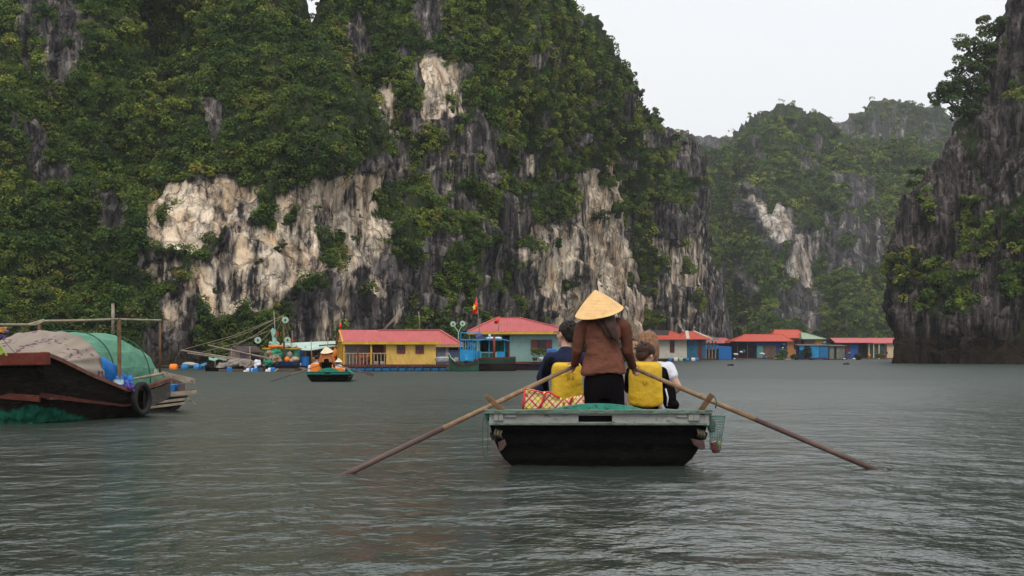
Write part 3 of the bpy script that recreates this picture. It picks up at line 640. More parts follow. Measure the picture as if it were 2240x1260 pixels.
# ------------------------------------------------------------------ rowing boats (sampans) seen from the stern
def rowboat(name, label, cx, Y0, hw, rz, L, yaw, rim, board, hull, side, arch, notch=True):
    k = hw / 1.03; rt = thing(name, label, 'boat', (cx, Y0, 0))
    ca = math.tan(yaw)
    st = [(0, 1, 1, .92, 0), (.35, 1.0, .99, .97, -.035), (1.2, .97, .95, 1, -.07), (2.2, .90, .86, .98, -.10), (3.2, .80, .74, .9, -.12), (4.2, .64, .56, .7, -.08), (L, .40, .3, .45, .04)]
    def sec(y, wr, wb, db, dz, ins=0.):
        x = cx + y * ca; pts = [(1.03, rz), (1.005, rz * .77), (.975, rz * .55), (.93, rz * .32), (.88, rz * .15), (.80, 0), (.68, -.13)]
        out = []
        for (px_, pz) in pts:
            ww = px_ * k * (wr if pz > 0 else wb) - ins; out.append((ww, pz + dz * (pz / rz if pz > 0 else 0)))
        rake = lambda z: .0 if y > 0 else .16 * (rz - z) / rz
        R_ = [Vector((x + a, Y0 + y + rake(z), z + (ins * 2.2 if z < 0 else 0))) for a, z in out]; L_ = [Vector((x - a, Y0 + y + rake(z), z + (ins * 2.2 if z < 0 else 0))) for a, z in out]
        return R_ + L_[::-1]
    mb = MB(); mb.loft([sec(*s) for s in st], closed=False, cap=False)
    # transom and bow closures
    a = [mb.v(p) for p in sec(*st[0])]; mb.face(a[::-1]); b = [mb.v(p) for p in sec(*st[-1])]; mb.face(b)
    mb.loft([sec(*s, ins=.045) for s in st], closed=False, cap=False)
    mb.build('hull', hull, rt, smooth=False)
    # side strakes just outside the tarred hull
    for s in (1, -1):
        g = MB(); pr = []
        for (y, wr, wb, db, dz) in st:
            x = cx + y * ca + s * (1.03 * k * wr + .008); z = rz + dz
            pr.append([Vector((x, Y0 + y, z + .012)), Vector((x - s * .09, Y0 + y, z + .012)), Vector((x - s * .09, Y0 + y, z - .03)), Vector((x + s*.004, Y0 + y, z - .06))])
        g.loft(pr); g.build('gunwale', rim, rt)
        g = MB(); pr = []
        for (y, wr, wb, db, dz) in st[:6]:
            xo = cx + y * ca + s * (.985 * k * wr); pr.append([Vector((xo + s*.022, Y0 + y + .03, rz * .62)), Vector((xo - s*.02, Y0 + y + .03, rz * .60)), Vector((xo - s*.045, Y0 + y + .03, rz * .48)), Vector((xo + s*.005, Y0 + y + .03, rz * .50))])
        g.loft(pr); g.build('rubbing_strake', side, rt)
    f = MB(); fr = []
    for (y, wr, wb, db, dz) in st[:6]:
        x = cx + y * ca; ww = .78 * k * wb
        fr.append([Vector((x - ww, Y0 + y + .34, .10)), Vector((x + ww, Y0 + y + .34, .10)), Vector((x + ww, Y0 + y + .34, .07)), Vector((x - ww, Y0 + y + .34, .07))])
    f.loft(fr); f.build('floor', DECKW, rt)
    for y, ww in ((.9, .93), (1.75, .88), (2.75, .78)):
        x = cx + y * ca; MB().box((x - ww * k, Y0 + y - .13, rz - .22), (x + ww * k, Y0 + y + .13, rz - .185)).build('seat', DECKW, rt, bevel=.005)
    # stern board with its notch
    bz0, bz1 = rz - .115 * k, rz - .004; y0, y1 = Y0 - .055, Y0 - .005; nx0, nx1 = cx - .19 * k, cx + .12 * k; nz0, nz1 = bz0 + .03 * k, bz1 - .022 * k
    W = 1.01 * k
    m = MB(); m.box((cx - W, y0, bz0), (nx0, y1, bz1)); m.box((nx1, y0, bz0), (cx + W, y1, bz1)); m.box((nx0, y0, bz0), (nx1, y1, nz0)); m.box((nx0, y0, nz1), (nx1, y1, bz1))
    m.build('stern_board', board, rt, bevel=.003)
    if notch: MB().box((nx0 - .01, y1 - .004, nz0 - .01), (nx1 + .01, y1 + .012, nz1 + .01)).build('notch_recess', TAR, rt)
    # cap plank, slightly wavy edge, overhanging both sides
    cp = MB(); rr = []; n = 26
    for i in range(n + 1):
        t = i / n; x = cx - W - .045 * k + t * (2 * W + .07 * k); j = random.uniform(-.004, .004); zb = rz - .006
        rr.append([Vector((x, y0 - .03 + j, zb)), Vector((x, Y0 + .13, zb)), Vector((x, Y0 + .13, zb + .034 * k + j)), Vector((x, y0 - .03 + j, zb + .030 * k + j))])
    cp.loft(rr); cp.build('cap_plank', arch[1], rt)
    ar = MB(); n = 20; prof = []
    for i in range(n + 1):
        t = i / n * 2 - 1; x = cx + arch[2] + t * arch[3]; h = arch[4] * (1 - abs(t) ** 2.2); zb = rz + .02 * k
        prof.append([Vector((x, Y0 + .04, zb)), Vector((x, Y0 + .30 , zb)), Vector((x, Y0 + .28, zb + h + .004)), Vector((x, Y0 + .05, zb + h + .004))])
    ar.loft(prof); ar.build('arched_stern_rail', arch[0], rt, smooth=False)
    return rt

BX, BY = .80, 13.1
boat = rowboat('rowboat', 'dark weathered wooden rowing boat carrying tourists, its white stern board facing the viewer', BX, BY, 1.03, .505, 5.1, .05,
               WGREEN, WHITEP, TAR, TARW, (GREENP, WGREEN, .0, .42, .052))
s_ = 237.5
def B(px, py, Y=BY - .07): return P(px, py, Y)
# carved end blocks and small ledge strips on the stern board
for x0, x1 in ((1080, 1090), (1090.5, 1101), (1506, 1517), (1517.5, 1530)):
    MB().box(B(x0, 921, BY - .075), B(x1, 905, BY - .055)).build('end_block', WHITEP, boat, bevel=.006)
for x0, x1 in ((1104, 1130), (1480, 1503)):
    MB().box(B(x0, 913, BY - .07), B(x1, 906.5, BY - .055)).build('ledge_strip', WHITEP, boat, bevel=.002)
MB().box(B(1073, 929.5, BY - .066), B(1546, 926, BY - .055)).build('lower_lip', WGREEN, boat)
# oar posts
for a, b, w_ in (((1100, 899), (1063, 866), .045), ((1530, 902), (1558, 862), .05)):
    m = MB(); p0, p1 = P(*a, BY + .02), P(*b, BY - .02); m.beam(p0 - (p1 - p0) * .25, p1, w_, w_ * .8, up=(0, 1, 0)); m.build('oar_post', WOODB, boat, bevel=.006)
MB().ell(P(1536, 903, BY - .02), (.045, .05, .028)).build('post_lashing', pm('dark_lashing', (.05, .025, .02), .9, .4, 50, .6), boat, smooth=True)
MB().tube([P(1563, 868, BY - .02), P(1568, 880, BY - .06), P(1565, 893, BY - .05)], .006).build('loose_cord', ROPEG, boat, smooth=True)
# side fittings
for s, pts in ((-1, [(1089, 968), (1104, 961), (1108, 973), (1100, 984), (1092, 989)]), (1, [(1512, 960), (1541, 965), (1543, 982), (1534, 984), (1518, 974)])):
    c = pts; MB().poly([P(x, y, BY - .02) for x, y in c], (0, .10, 0)).build('rubber_fender', PINKR, boat, bevel=.006)
    for i in range(3):
        cx_ = (1085 + i * 6) if s < 0 else (1526 + i * 6); cy_ = 948 + i * 1.5
        m = MB(); m.tube([P(cx_, cy_ - 9, BY - .01), P(cx_ + 3 * s, cy_, BY - .04), P(cx_ + 1, cy_ + 8, BY - .01)], .012, 8); m.build('rope_wrap', pm('old_rope', (.10, .085, .055), .95, .4, 40, .6), boat, smooth=True)
# drain blocks at right corner
MB().box(B(1541, 931, BY - .06), B(1547, 906, BY + .04)).build('corner_post', WHITEP, boat, bevel=.004)
MB().ell(P(1556, 930, BY + .02), (.04, .05, .075)).build('float_knob', pm('grey_green_plastic', (.07, .095, .08), .7, .3, 9, .2), boat, smooth=True)
MB().box(P(1556, 944, BY - .02), P(1563, 934, BY + .06)).build('float_clip', pm('grey_green_plastic', (.07, .095, .08)), boat, bevel=.005)
MB().box(P(1060, 907, BY - .03), P(1072, 900, BY + .03)).build('cleat', WGREEN, boat, bevel=.004)

# rope loop hanging at the left
pts = []
for i in range(29):
    a = i / 28 * 2 * math.pi; px = 1061.5 - 6.2 * math.sin(a) * (1 if 0 < a < math.pi else .95); py = 955 - 49 * math.cos(a); pts.append(P(px, py, BY - .03 + .02 * math.sin(a)))
o = MB().tube(pts + [P(1067, 903, BY - .03)], .0035, 6).build('rope_loop', ROPEG, None, smooth=True); tag(o, 'thin green rope loop hanging from the left corner of the stern', 'rope')
m = MB()
for j, (dx, l) in enumerate(((0, 20), (3, 26), (-4, 15))): m.tube([P(1068 + dx*.3, 905, BY - .04), P(1062 + dx, 905 + l * .4, BY - .045), P(1066 + dx, 905 + l, BY - .04)], .003, 5)
o = m.build('frayed_cord', pm('bright_green_cord', (.02, .25, .17), .8, .2, 40, 0), None, smooth=True); tag(o, 'short frayed bright green cords tied at the left corner of the stern', 'rope')

# net bag with a can and peel
net = thing('net_bag', 'green mesh net bag hanging off the right side of the stern', 'net bag', P(1565, 910, BY))
rings = []
for (py, xl, xr) in ((911, 1541, 1586), (935, 1549, 1583), (955, 1553, 1580), (970, 1552, 1578), (982, 1553, 1577), (990, 1562, 1573)):
    c = P((xl + xr) / 2, py, BY); r = (xr - xl) / 2 / s_
    rings.append([c + Vector((math.cos(2*math.pi*k/16) * r, math.sin(2*math.pi*k/16) * min(r, .06), 0)) for k in range(16)])
m = MB()
sub = []
for i in range(len(rings) - 1):
    for q in range(4): t = q / 4; sub.append([a.lerp(b, t) for a, b in zip(rings[i], rings[i+1])])
sub.append(rings[-1]); m.loft(sub, cap=False)
o = m.build('net', NETG, net); wf = o.modifiers.new('wire', 'WIREFRAME'); wf.thickness = .0032; wf.use_replace = True
rg = rings[0]; MB().tube(rg + [rg[0]], .005, 6).build('rim', NETG, net, smooth=True)
can = thing('drink_can', 'dark red drink can lying in the net bag', 'can', P(1562, 972, BY))
c0, c1 = P(1560.5, 966, BY - .02), P(1566, 990, BY - .01); d = (c1 - c0)
MB().tube([c0 + d * .0, c0 + d * .08, c0 + d * .92, c1], [.028, .033, .033, .024], 20).build('can_body', CANRED, can, smooth=False)
MB().tube([c0 - d * .03, c0 + d * .0], [.027, .0285], 20).build('can_lid', METAL, can)
o = MB().ell(P(1573, 971, BY - .01), (.021, .02, .026)).build('fruit', YELP, None, smooth=True); tag(o, 'yellow fruit beside the red can in the net bag', 'fruit')

# plaid bag
def plaid_mat():
    m = bpy.data.materials.new('plaid_plastic'); m.use_nodes = True; t = m.node_tree; b = t.nodes['Principled BSDF']; N = t.nodes.new; L = t.links.new
    b.inputs['Roughness'].default_value = .4; tc = N('ShaderNodeTexCoord'); col = None
    base = N('ShaderNodeRGB'); base.outputs[0].default_value = (.80, .66, .16, 1); cur = base.outputs[0]
    for rot, sc, pos, c in ((.75, 2.6, .80, (.75, .60, .45)), (.75, 2.6, .955, (.62, .03, .03)), (-.75, 2.6, .80, (.75, .62, .45)), (-.75, 2.6, .955, (.62, .03, .03)), (.75, 7.8, .95, (.6, .08, .04)), (-.75, 7.8, .95, (.10, .10, .02))):
        mp_ = N('ShaderNodeMapping'); mp_.inputs['Rotation'].default_value = (0, rot, 0); w_ = N('ShaderNodeTexWave'); w_.wave_type = 'BANDS'; w_.bands_direction = 'X'; w_.inputs['Scale'].default_value = sc
        L(tc.outputs['Object'], mp_.inputs[0]); L(mp_.outputs[0], w_.inputs['Vector']); r = N('ShaderNodeMath'); r.operation = 'GREATER_THAN'; r.inputs[1].default_value = pos; L(w_.outputs['Fac'], r.inputs[0])
        x = N('ShaderNodeMix'); x.data_type = 'RGBA'; L(r.outputs[0], x.inputs[0]); L(cur, x.inputs[6]); x.inputs[7].default_value = (*c, 1); cur = x.outputs[2]
    L(cur, b.inputs['Base Color']); n = N('ShaderNodeTexNoise'); n.inputs['Scale'].default_value = 14; bp = N('ShaderNodeBump'); bp.inputs['Distance'].default_value = .02; bp.inputs['Strength'].default_value = .8
    L(tc.outputs['Object'], n.inputs['Vector']); L(n.outputs['Fac'], bp.inputs['Height']); L(bp.outputs[0], b.inputs['Normal']); return m
PLAID = plaid_mat(); REDT = pm('red_trim', (.62, .035, .04), .5, .15, 20, .2)
def soft_bag(name, pts, Y, th, label):
    rt = thing(name, label, 'bag', P(pts[0][0], 897, Y)); n = len(pts); m = MB(); a = []; 
    for dy, ins in ((0, .12), (.25, .02), (.5, 0), (.75, .02), (1, .12)):
        cx_ = sum(p[0] for p in pts) / n; cy_ = sum(p[1] for p in pts) / n
        a.append([P(x + (cx_ - x) * ins, y + (cy_ - y) * ins, Y) + Vector((0, dy * th, 0)) for x, y in pts])
    m.loft(a); o = m.build('bag_body', PLAID, rt, smooth=False, bevel=.012); return rt
bag = soft_bag('plaid_bag', [(1143, 898), (1145, 884), (1149, 850), (1168, 853), (1189, 858), (1195, 857), (1213, 864), (1232, 873), (1236, 898)], 13.55, .28, 'big yellow and red plaid plastic bag at the left of the stern')
for tr in ([(1148, 852), (1145, 880), (1144, 897)], [(1149, 851), (1170, 855), (1189, 859)], [(1180, 897), (1186, 880), (1192, 862), (1197, 857), (1206, 860), (1214, 866), (1225, 871)]):
    MB().tube([P(x, y, 13.53) for x, y in tr], .012, 6, sy=.5).build('red_trim', REDT, bag, smooth=True)
bag2 = soft_bag('plaid_bag', [(1232, 898), (1234, 876), (1248, 870), (1262, 867), (1279, 865), (1281, 898)], 13.60, .24, 'smaller yellow plaid bag wedged beside the rower\'s legs')
MB().tube([P(x, y, 13.58) for x, y in [(1244, 895), (1250, 872), (1254, 869)]], .014, 6).build('red_trim', REDT, bag2, smooth=True)

# ------------------------------------------------------------------ oars
def oar(label, hnd, blade_px, Yb, piv_px, wetfrac, group='oars of the near rowing boat', r0=.024):
    a = Vector(hnd); b = P(*blade_px, Yb); rt = thing('oar', label, 'oar', b, group); d = b - a
    w0 = a + d * wetfrac; MB().tube([a, a + d * .3, w0], [r0 * .8, r0, r0], 12).build('shaft', WOOD, rt, smooth=True)
    e = b + d * .04
    MB().tube([w0 + d * .0005, a + d * .85, e], [r0 * 1.06, r0 * 1.12, r0 * 1.15], 12).build('wet_blade_shaft', WOODD, rt, smooth=True)
    m = MB(); q = e - d * .0; m.beam(e + d * .03, e + d * .25, .012, .13, up=(0, 0, 1)); m.build('blade', WOODD, rt, bevel=.004)
    return rt
HL = P(1264, 797, 14.22); HR = P(1380, 803, 14.22)
oar('left oar of the near rowing boat, brown blade end dipping in the water', HL, (760, 1036), 12.42, None, .62)
oar('right oar of the near rowing boat, blade end stirring the water', HR, (1897, 1020), 13.0, None, .55)

# ------------------------------------------------------------------ the rower
rw = thing('person', 'woman standing to row, brown long-sleeved tunic and conical straw hat, back to the viewer', 'person', (.91, 14.0, .12))
hips = Vector((.905, 14.0, .80)); WL, WR = P(1257, 799, 14.17), P(1385, 805, 14.17)
SLs, SRs = Vector((.690, 14.0, 1.318)), Vector((1.100, 14.0, 1.322)); EL, ER = P(1263, 768, 14.02), P(1373, 768, 14.02)
m = MB()
caps(m, [(hips, .11), (Vector((.90, 14.0, .98)), .09), (Vector((.895, 14.0, 1.15)), .095), (Vector((.895, 14.01, 1.27)), .085)])
caps(m, [(SLs, .052), (EL, .04), (WL, .028)]); caps(m, [(SRs, .052), (ER, .04), (WR, .028)])
caps(m, [(Vector((.895, 14.0, 1.30)), .07), (Vector((.91, 14.02, 1.40)), .052)])
for s in (-1, 1): caps(m, [(Vector((.905 + s * .09, 14.0, .76)), .095), (Vector((.905 + s * .10, 14.0, .45)), .065), (Vector((.905 + s * .11, 13.97, .17)), .042)]); m.ell((.905 + s * .12, 14.04, .135), (.045, .12, .035))
head(m, (.91, 14.03, 1.475), .094, yaw=.1)
hand(m, WL, (-.15, .5, -.25), (-.3, .3, .5)); hand(m, WR, (.15, .5, -.25), (.3, .3, .5))
remesh(m.build('body', SKIN, rw, smooth=True), .0075)
# tunic: lofted torso, flared at the hem, pinched at the waist
def ell_ring(c, a, b, n=40, wob=0., ph=0.):
    return [Vector((c[0] + a * math.cos(2*math.pi*k/n) * (1 + wob * math.sin(5 * 2*math.pi*k/n + ph)), c[1] + b * math.sin(2*math.pi*k/n) * (1 + wob * math.sin(7 * 2*math.pi*k/n + ph)), c[2])) for k in range(n)]
def hem_ring(c, a, b, n=40, tilt=0, notch=0.):
    r = ell_ring(c, a, b, n, .02, 1.); 
    for k, p in enumerate(r): th = 2 * math.pi * k / n; p.z += tilt * math.cos(th) + notch * math.cos(2 * th)
    return r
m = MB()
prof = [(.905, .838, .232, .150), (.905, .86, .226, .148), (.903, .92, .214, .146), (.900, .98, .196, .138), (.897, 1.04, .176, .126), (.895, 1.09, .166, .120), (.895, 1.14, .170, .122), (.895, 1.20, .184, .128), (.895, 1.26, .200, .130), (.895, 1.31, .212, .118), (.895, 1.342, .200, .098), (.897, 1.368, .150, .078), (.900, 1.392, .085, .066), (.903, 1.405, .06, .055)]
rings = []
for i, (x, z, a, b) in enumerate(prof):
    rings.append(hem_ring((x, 14.0, z), a, b, 40, .018 if i == 0 else 0, -.012 if i == 0 else 0) if i < 2 else ell_ring((x, 14.0, z), a, b, 40, .012, z * 9))
m.loft(rings); o = m.build('tunic', SHIRT, rw, smooth=True); sb = o.modifiers.new('sub', 'SUBSURF'); sb.levels = 2; sb.render_levels = 2
tx = bpy.data.textures.new('folds', 'CLOUDS'); tx.noise_scale = .11
dm = o.modifiers.new('folds', 'DISPLACE'); dm.texture = tx; dm.strength = .04; dm.texture_coords = 'GLOBAL'; dm.mid_level = .5
for s, S_, E_, W_ in ((-1, SLs, EL, WL), (1, SRs, ER, WR)):
    m = MB(); caps(m, [(S_ + Vector((-s * .055, 0, .012)), .072), (S_ + Vector((0, 0, -.02)), .074), (S_.lerp(E_, .5) + Vector((s * .006, 0, 0)), .062), (E_, .055), (E_.lerp(W_, .6), .046), (E_.lerp(W_, .88), .042)])
    o = remesh(m.build('sleeve', SLEEVE, rw, smooth=True), .010, 3); dm = o.modifiers.new('folds', 'DISPLACE'); dm.texture = tx; dm.strength = .014; dm.texture_coords = 'GLOBAL'
m = MB()
m.loft([ell_ring((.905, 14.0, z), a, b, 28) for z, a, b in ((.88, .15, .10), (.84, .185, .115), (.78, .20, .125), (.70, .20, .13), (.60, .18, .12))])
for s in (-1, 1): caps(m, [(Vector((.905 + s * .085, 14.0, .70)), .115), (Vector((.905 + s * .10, 14.0, .48)), .108), (Vector((.905 + s * .11, 13.99, .22)), .095)])
remesh(m.build('trousers', BLACKC, rw, smooth=True), .014, 2)
m = MB(); m.tube([P(1325, 678, 13.93), P(1334, 700, 13.87), P(1338, 718, 13.84), P(1345, 735, 13.84), P(1352, 752, 13.85)], [.080, .074, .058, .040, .010], 16, sy=.5)
m.tube([P(1316, 690, 13.92), P(1322, 712, 13.86), P(1334, 735, 13.85), P(1340, 747, 13.86)], [.05, .05, .03, .008], 12, sy=.5)
m.ell((.92, 14.0, 1.49), (.095, .11, .10))
o = remesh(m.build('hair', HAIRB, rw, smooth=True), .008, 2)
hc = Vector((.857, 13.99, 1.462)); ax = Vector((-.19, -.27, .94)).normalized()
hat = conical_hat('conical_hat', hc + ax * .222, hc, .238, STRAW, rw)
for ang in ():
    pass

# ------------------------------------------------------------------ passengers
def vest(c, w_, h_, d_, mat, parent, marks=None):
    """padded life vest with back panel facing the viewer; c = centre of back panel"""
    m = MB(); rr = []; n = 9
    for j in range(n):
        t = j / (n - 1); z = c[2] - h_ / 2 + h_ * t; ww = w_ / 2 * (1 - .10 * (2 * t - 1) ** 4 - .10 * t ** 2 + (.02 * math.sin(t * 9))); dd = d_ * (1 - .12 * abs(2 * t - 1) ** 3)
        ring = []
        for k in range(28):
            th = 2 * math.pi * k / 28; x = math.copysign(abs(math.cos(th)) ** .62, math.cos(th)) * ww; y = math.copysign(abs(math.sin(th)) ** .7, math.sin(th)) * dd
            ring.append(Vector((c[0] + x, c[1] + dd * 0 + y + d_, z + .012 * math.cos(2 * th) * (1 if t in (0, 1) else .3))))
        rr.append(ring)
    m.loft(rr); o = m.build('life_vest', mat, parent, smooth=True); sb = o.modifiers.new('sub', 'SUBSURF'); sb.levels = 1; sb.render_levels = 2
    tx2 = bpy.data.textures.get('puff') or bpy.data.textures.new('puff', 'CLOUDS'); tx2.noise_scale = .14
    dm = o.modifiers.new('puff', 'DISPLACE'); dm.texture = tx2; dm.strength = .018; dm.texture_coords = 'GLOBAL'
    for mk in marks or (): MB().tube([P(x, y, c[1] - .012) for x, y in mk], .0032, 5).build('ink_mark', INK, o, smooth=True)
    return o
BENCH = .37
def seated(label, hx, hz, Y, yaw, pitch, r, sh_w, shz, skin, arms, hairf, hipx=None, loc=None, vox=.009):
    hipx = hx if hipx is None else hipx; rt = thing('person', label, 'person', (hipx, Y, BENCH))
    m = MB(); hip = Vector((hipx, Y, BENCH + .10)); ch = Vector(((hx + hipx) / 2, Y - .01, shz - .10)); nk = Vector((hx, Y + .0, shz + .01))
    caps(m, [(hip, .13), (hip.lerp(ch, .5), .12), (ch, .13)]); caps(m, [(nk - Vector((0, 0, .05)), .07), (Vector((hx, Y + .01, hz - .10)), .052)])
    for s in (-1, 1):
        caps(m, [(ch + Vector((s * .10, 0, .06)), .07), (ch + Vector((s * (sh_w / 2 - .04), 0, .055)), .055)])
        caps(m, [(hip + Vector((s * .09, .02, -.02)), .085), (hip + Vector((s * .11, .42, .02)), .06), (hip + Vector((s * .11, .46, -.28)), .04)]); m.ell(hip + Vector((s * .11, .52, -.33)), (.04, .11, .035))
    for a in arms: caps(m, a[0]); hand(m, a[0][-1][0], a[1], a[2])
    Rm = head(m, (hx, Y + .02, hz), r, yaw, pitch); remesh(m.build('body', skin, rt, smooth=True), vox, 2)
    return rt, ch, hip, Rm
def torso(mb, ch, hip, sh_w, dz=0, k=1.):
    caps(mb, [(hip + Vector((0, 0, .02)), .155 * k), (hip.lerp(ch, .5), .145 * k), (ch, .15 * k)])
    for s in (-1, 1): caps(mb, [(ch + Vector((s * .08, 0, .05)), .085), (ch + Vector((s * (sh_w / 2 - .04), 0, .045)), .072)])
# man on the left
x1 = P(1238, 0, 15.0).x; z1 = P(0, 731, 15).z
aL = [(P(1204, 785, 15), .052), (P(1186, 826, 15.05), .042), (P(1192, 862, 15.3), .03)]; aR = [(P(1284, 785, 15), .052), (P(1296, 826, 15.1), .042), (P(1290, 850, 15.35), .03)]
p1, ch, hip, Rm = seated('man with short dark hair, glasses and navy shirt wearing a yellow life vest', x1, z1, 15.0, .75, 0, .112, .42, 1.04, SKINF,
    [(aL, (0, 1, -.2), (1, 0, .1)), (aR, (0, 1, -.2), (-1, 0, .1))], None, hipx=P(1242, 0, 15).x)
m = MB(); torso(m, ch, hip, .44); caps(m, [(p, r + .022) for p, r in aL]); caps(m, [(p, r + .022) for p, r in aR]); caps(m, [(Vector((x1, 15.0, 1.03)), .10), (Vector((x1, 15.0, 1.075)), .07)])
m.ell(P(1180, 850, 15.1), (.07, .08, .06)); remesh(m.build('navy_shirt', NAVY, p1, smooth=True), .012, 2)
m = MB(); hc1 = Vector((x1, 15.02, z1)); R = Matrix.Rotation(.75, 3, 'Z')
m.ell(hc1 + R @ Vector((0, -.030, .046)), (.100, .108, .100), R=R); m.ell(hc1 + R @ Vector((0, -.065, -.005)), (.080, .052, .085), R=R)
for i in range(40):
    a = random.uniform(0, 6.28); e = random.uniform(.2, 1.3); d = Vector((math.cos(a) * math.cos(e), math.sin(a) * math.cos(e) - .25, math.sin(e))); m.ell(hc1 + R @ (Vector((0, -.03, .05)) + Vector((d.x * .088, d.y * .098, d.z * .092))), .013, 6, 5)
remesh(m.build('hair', HAIRD, p1, smooth=True), .007, 1)
g = MB(); q = lambda x, y, z: hc1 + R @ (Vector((x, y, z)) * 1.14)
for s in (-1, 1):
    pts = [q(s * .034 + .025 * math.cos(t), .100, .008 + .019 * math.sin(t)) for t in [i / 12 * 6.283 for i in range(13)]]; g.tube(pts, .003, 6)
    g.tube([q(s * .058, .098, .014), q(s * .080, .05, .014), q(s * .084, -.01, .006)], .003, 6)
g.tube([q(-.01, .101, .012), q(.01, .101, .012)], .003, 6); g.build('glasses', pm('tortoise_frame', (.12, .07, .03), .3, .4, 60, 0), p1, smooth=True)
vest(P(1241, 842, 14.72), .345, .465, .085, YVEST, p1, marks=[[(1238, 815), (1244, 813)], [(1236, 820), (1247, 818)], [(1253, 811), (1253, 819), (1258, 818)], [(1241, 823), (1242, 831)], [(1246, 822), (1246, 830)], [(1241, 827), (1246, 826)], [(1250, 822), (1256, 830)], [(1256, 822), (1250, 830)]])
MB().tube([P(1207, 783, 14.86), P(1198, 792, 14.80), P(1190, 812, 14.82), P(1190, 840, 14.86), P(1196, 858, 14.9)], [.03, .034, .036, .034, .03], 10, sy=.5).build('backpack_strap', BLACKC, p1, smooth=True)
# boy on the right
x3, z3 = P(1413, 0, 14.9).x, P(0, 776, 14.9).z
aL = [(P(1380, 815, 14.95), .045), (P(1376, 850, 15.1), .037), (P(1390, 860, 15.4), .027)]; aR = [(P(1448, 815, 14.95), .045), (P(1458, 850, 15.1), .037), (P(1450, 860, 15.4), .027)]
p3, ch, hip, Rm = seated('boy with dark brown hair looking down to the right in a yellow life vest', x3, z3, 14.9, -.75, -.30, .104, .37, .86, SKINF, [(aL, (0, 1, 0), (1, 0, 0)), (aR, (0, 1, 0), (-1, 0, 0))], None)
m = MB(); torso(m, ch, hip, .36, k=.92); caps(m, [(p, r + .018) for p, r in aL[:2]]); caps(m, [(p, r + .018) for p, r in aR[:2]]); remesh(m.build('dark_shirt', BLACKC, p3, smooth=True), .012, 2)
m = MB(); hc3 = Vector((x3, 14.92, z3)); R = Matrix.Rotation(-.75, 3, 'Z') @ Matrix.Rotation(-.30, 3, 'X')
m.ell(hc3 + R @ Vector((0, -.018, .042)), (.105, .114, .090), R=R); m.ell(hc3 + R @ Vector((0, -.062, -.01)), (.083, .05, .078), R=R); m.ell(hc3 + R @ Vector((0, .055, .065)), (.07, .05, .035), R=R)
for i in range(26):
    a = random.uniform(0, 6.28); e = random.uniform(-.1, 1.2); d = Vector((math.cos(a) * math.cos(e), math.sin(a) * math.cos(e) - .35, math.sin(e))); m.ell(hc3 + R @ (Vector((0, -.02, .045)) + Vector((d.x * .09, d.y * .10, d.z * .08))), .011, 6, 5)
remesh(m.build('hair', HAIRB, p3, smooth=True), .007, 1)
vest(P(1414, 842, 14.64), .365, .475, .085, YVEST, p3, marks=[[(1409, 834), (1406, 838), (1410, 842)], [(1413, 833), (1416, 836), (1411, 842), (1417, 842)], [(1424, 812), (1425, 818)]])
# woman behind
x2, z2 = P(1420, 0, 15.6).x, P(0, 752, 15.6).z
aR = [(P(1462, 806, 15.6), .05), (P(1484, 848, 15.55), .042), (P(1470, 862, 15.85), .03)]; aL = [(P(1395, 806, 15.6), .05), (P(1378, 846, 15.7), .042), (P(1395, 862, 15.95), .03)]
p2, ch, hip, Rm = seated('woman with straight light brown hair in a white short-sleeved shirt', x2, z2, 15.6, -.5, -.1, .112, .40, .93, SKINF, [(aL, (0, 1, 0), (1, 0, 0)), (aR, (-.4, 1, 0), (-1, .0, .2))], None, hipx=P(1432, 0, 15.6).x)
m = MB(); torso(m, ch, hip, .42); caps(m, [(aR[0][0], .078), (aR[0][0].lerp(aR[1][0], .35), .072)]); caps(m, [(aL[0][0], .078), (aL[0][0].lerp(aL[1][0], .35), .072)]); remesh(m.build('white_shirt', WHITEC, p2, smooth=True), .012, 2)
m = MB(); hc2 = Vector((x2, 15.62, z2)); R = Matrix.Rotation(-.5, 3, 'Z')
m.ell(hc2 + R @ Vector((0, -.022, .045)), (.112, .118, .102), R=R)
m.tube([hc2 + Vector((-.01, -.05, .04)), hc2 + Vector((-.015, -.07, -.05)), hc2 + Vector((-.01, -.075, -.14)), hc2 + Vector((0, -.07, -.22))], [.11, .122, .118, .075], 18)
remesh(m.build('hair', HAIRL, p2, smooth=True), .009, 2)
# fourth passenger, mostly hidden
x4, z4 = P(1386, 0, 16.2).x, P(0, 772, 16.2).z
p4, ch, hip, Rm = seated('mostly hidden passenger with fair hair between the rower and the boy', x4, z4, 16.2, 0, 0, .100, .36, .85, SKINF, [([(Vector((x4 - .2, 16.2, .80)), .05), (Vector((x4 - .22, 16.35, .60)), .04), (Vector((x4 - .12, 16.6, .56)), .03)], (0, 1, 0), (1, 0, 0))], None)
m = MB(); torso(m, ch, hip, .38); remesh(m.build('grey_shirt', pm('grey_cotton', (.25, .23, .22)), p4, smooth=True), .014, 2)
m = MB(); m.ell((x4, 16.19, z4 + .04), (.10, .11, .10)); m.tube([(x4, 16.14, z4), (x4, 16.12, z4 - .14)], [.095, .07], 12); remesh(m.build('hair', pm('sandy_hair', (.26, .16, .08), .6, .5, 45, .9, stretch=(1, 1, .1), bd=.03), p4, smooth=True), .010, 1)
# dark backpack at far right of the bench
bp = thing('backpack', 'black backpack with white cord at the right end of the bench', 'backpack', P(1466, 890, 14.75))
m = MB(); m.ell(P(1464, 868, 14.85), (.075, .09, .15)); m.ell(P(1472, 886, 14.85), (.07, .09, .06)); remesh(m.build('pack', BLACKC, bp, smooth=True), .012, 2)
MB().tube([P(1456, 850, 14.74), P(1461, 870, 14.73), P(1459, 888, 14.75)], .008, 8).build('cord', WHITEC, bp, smooth=True)
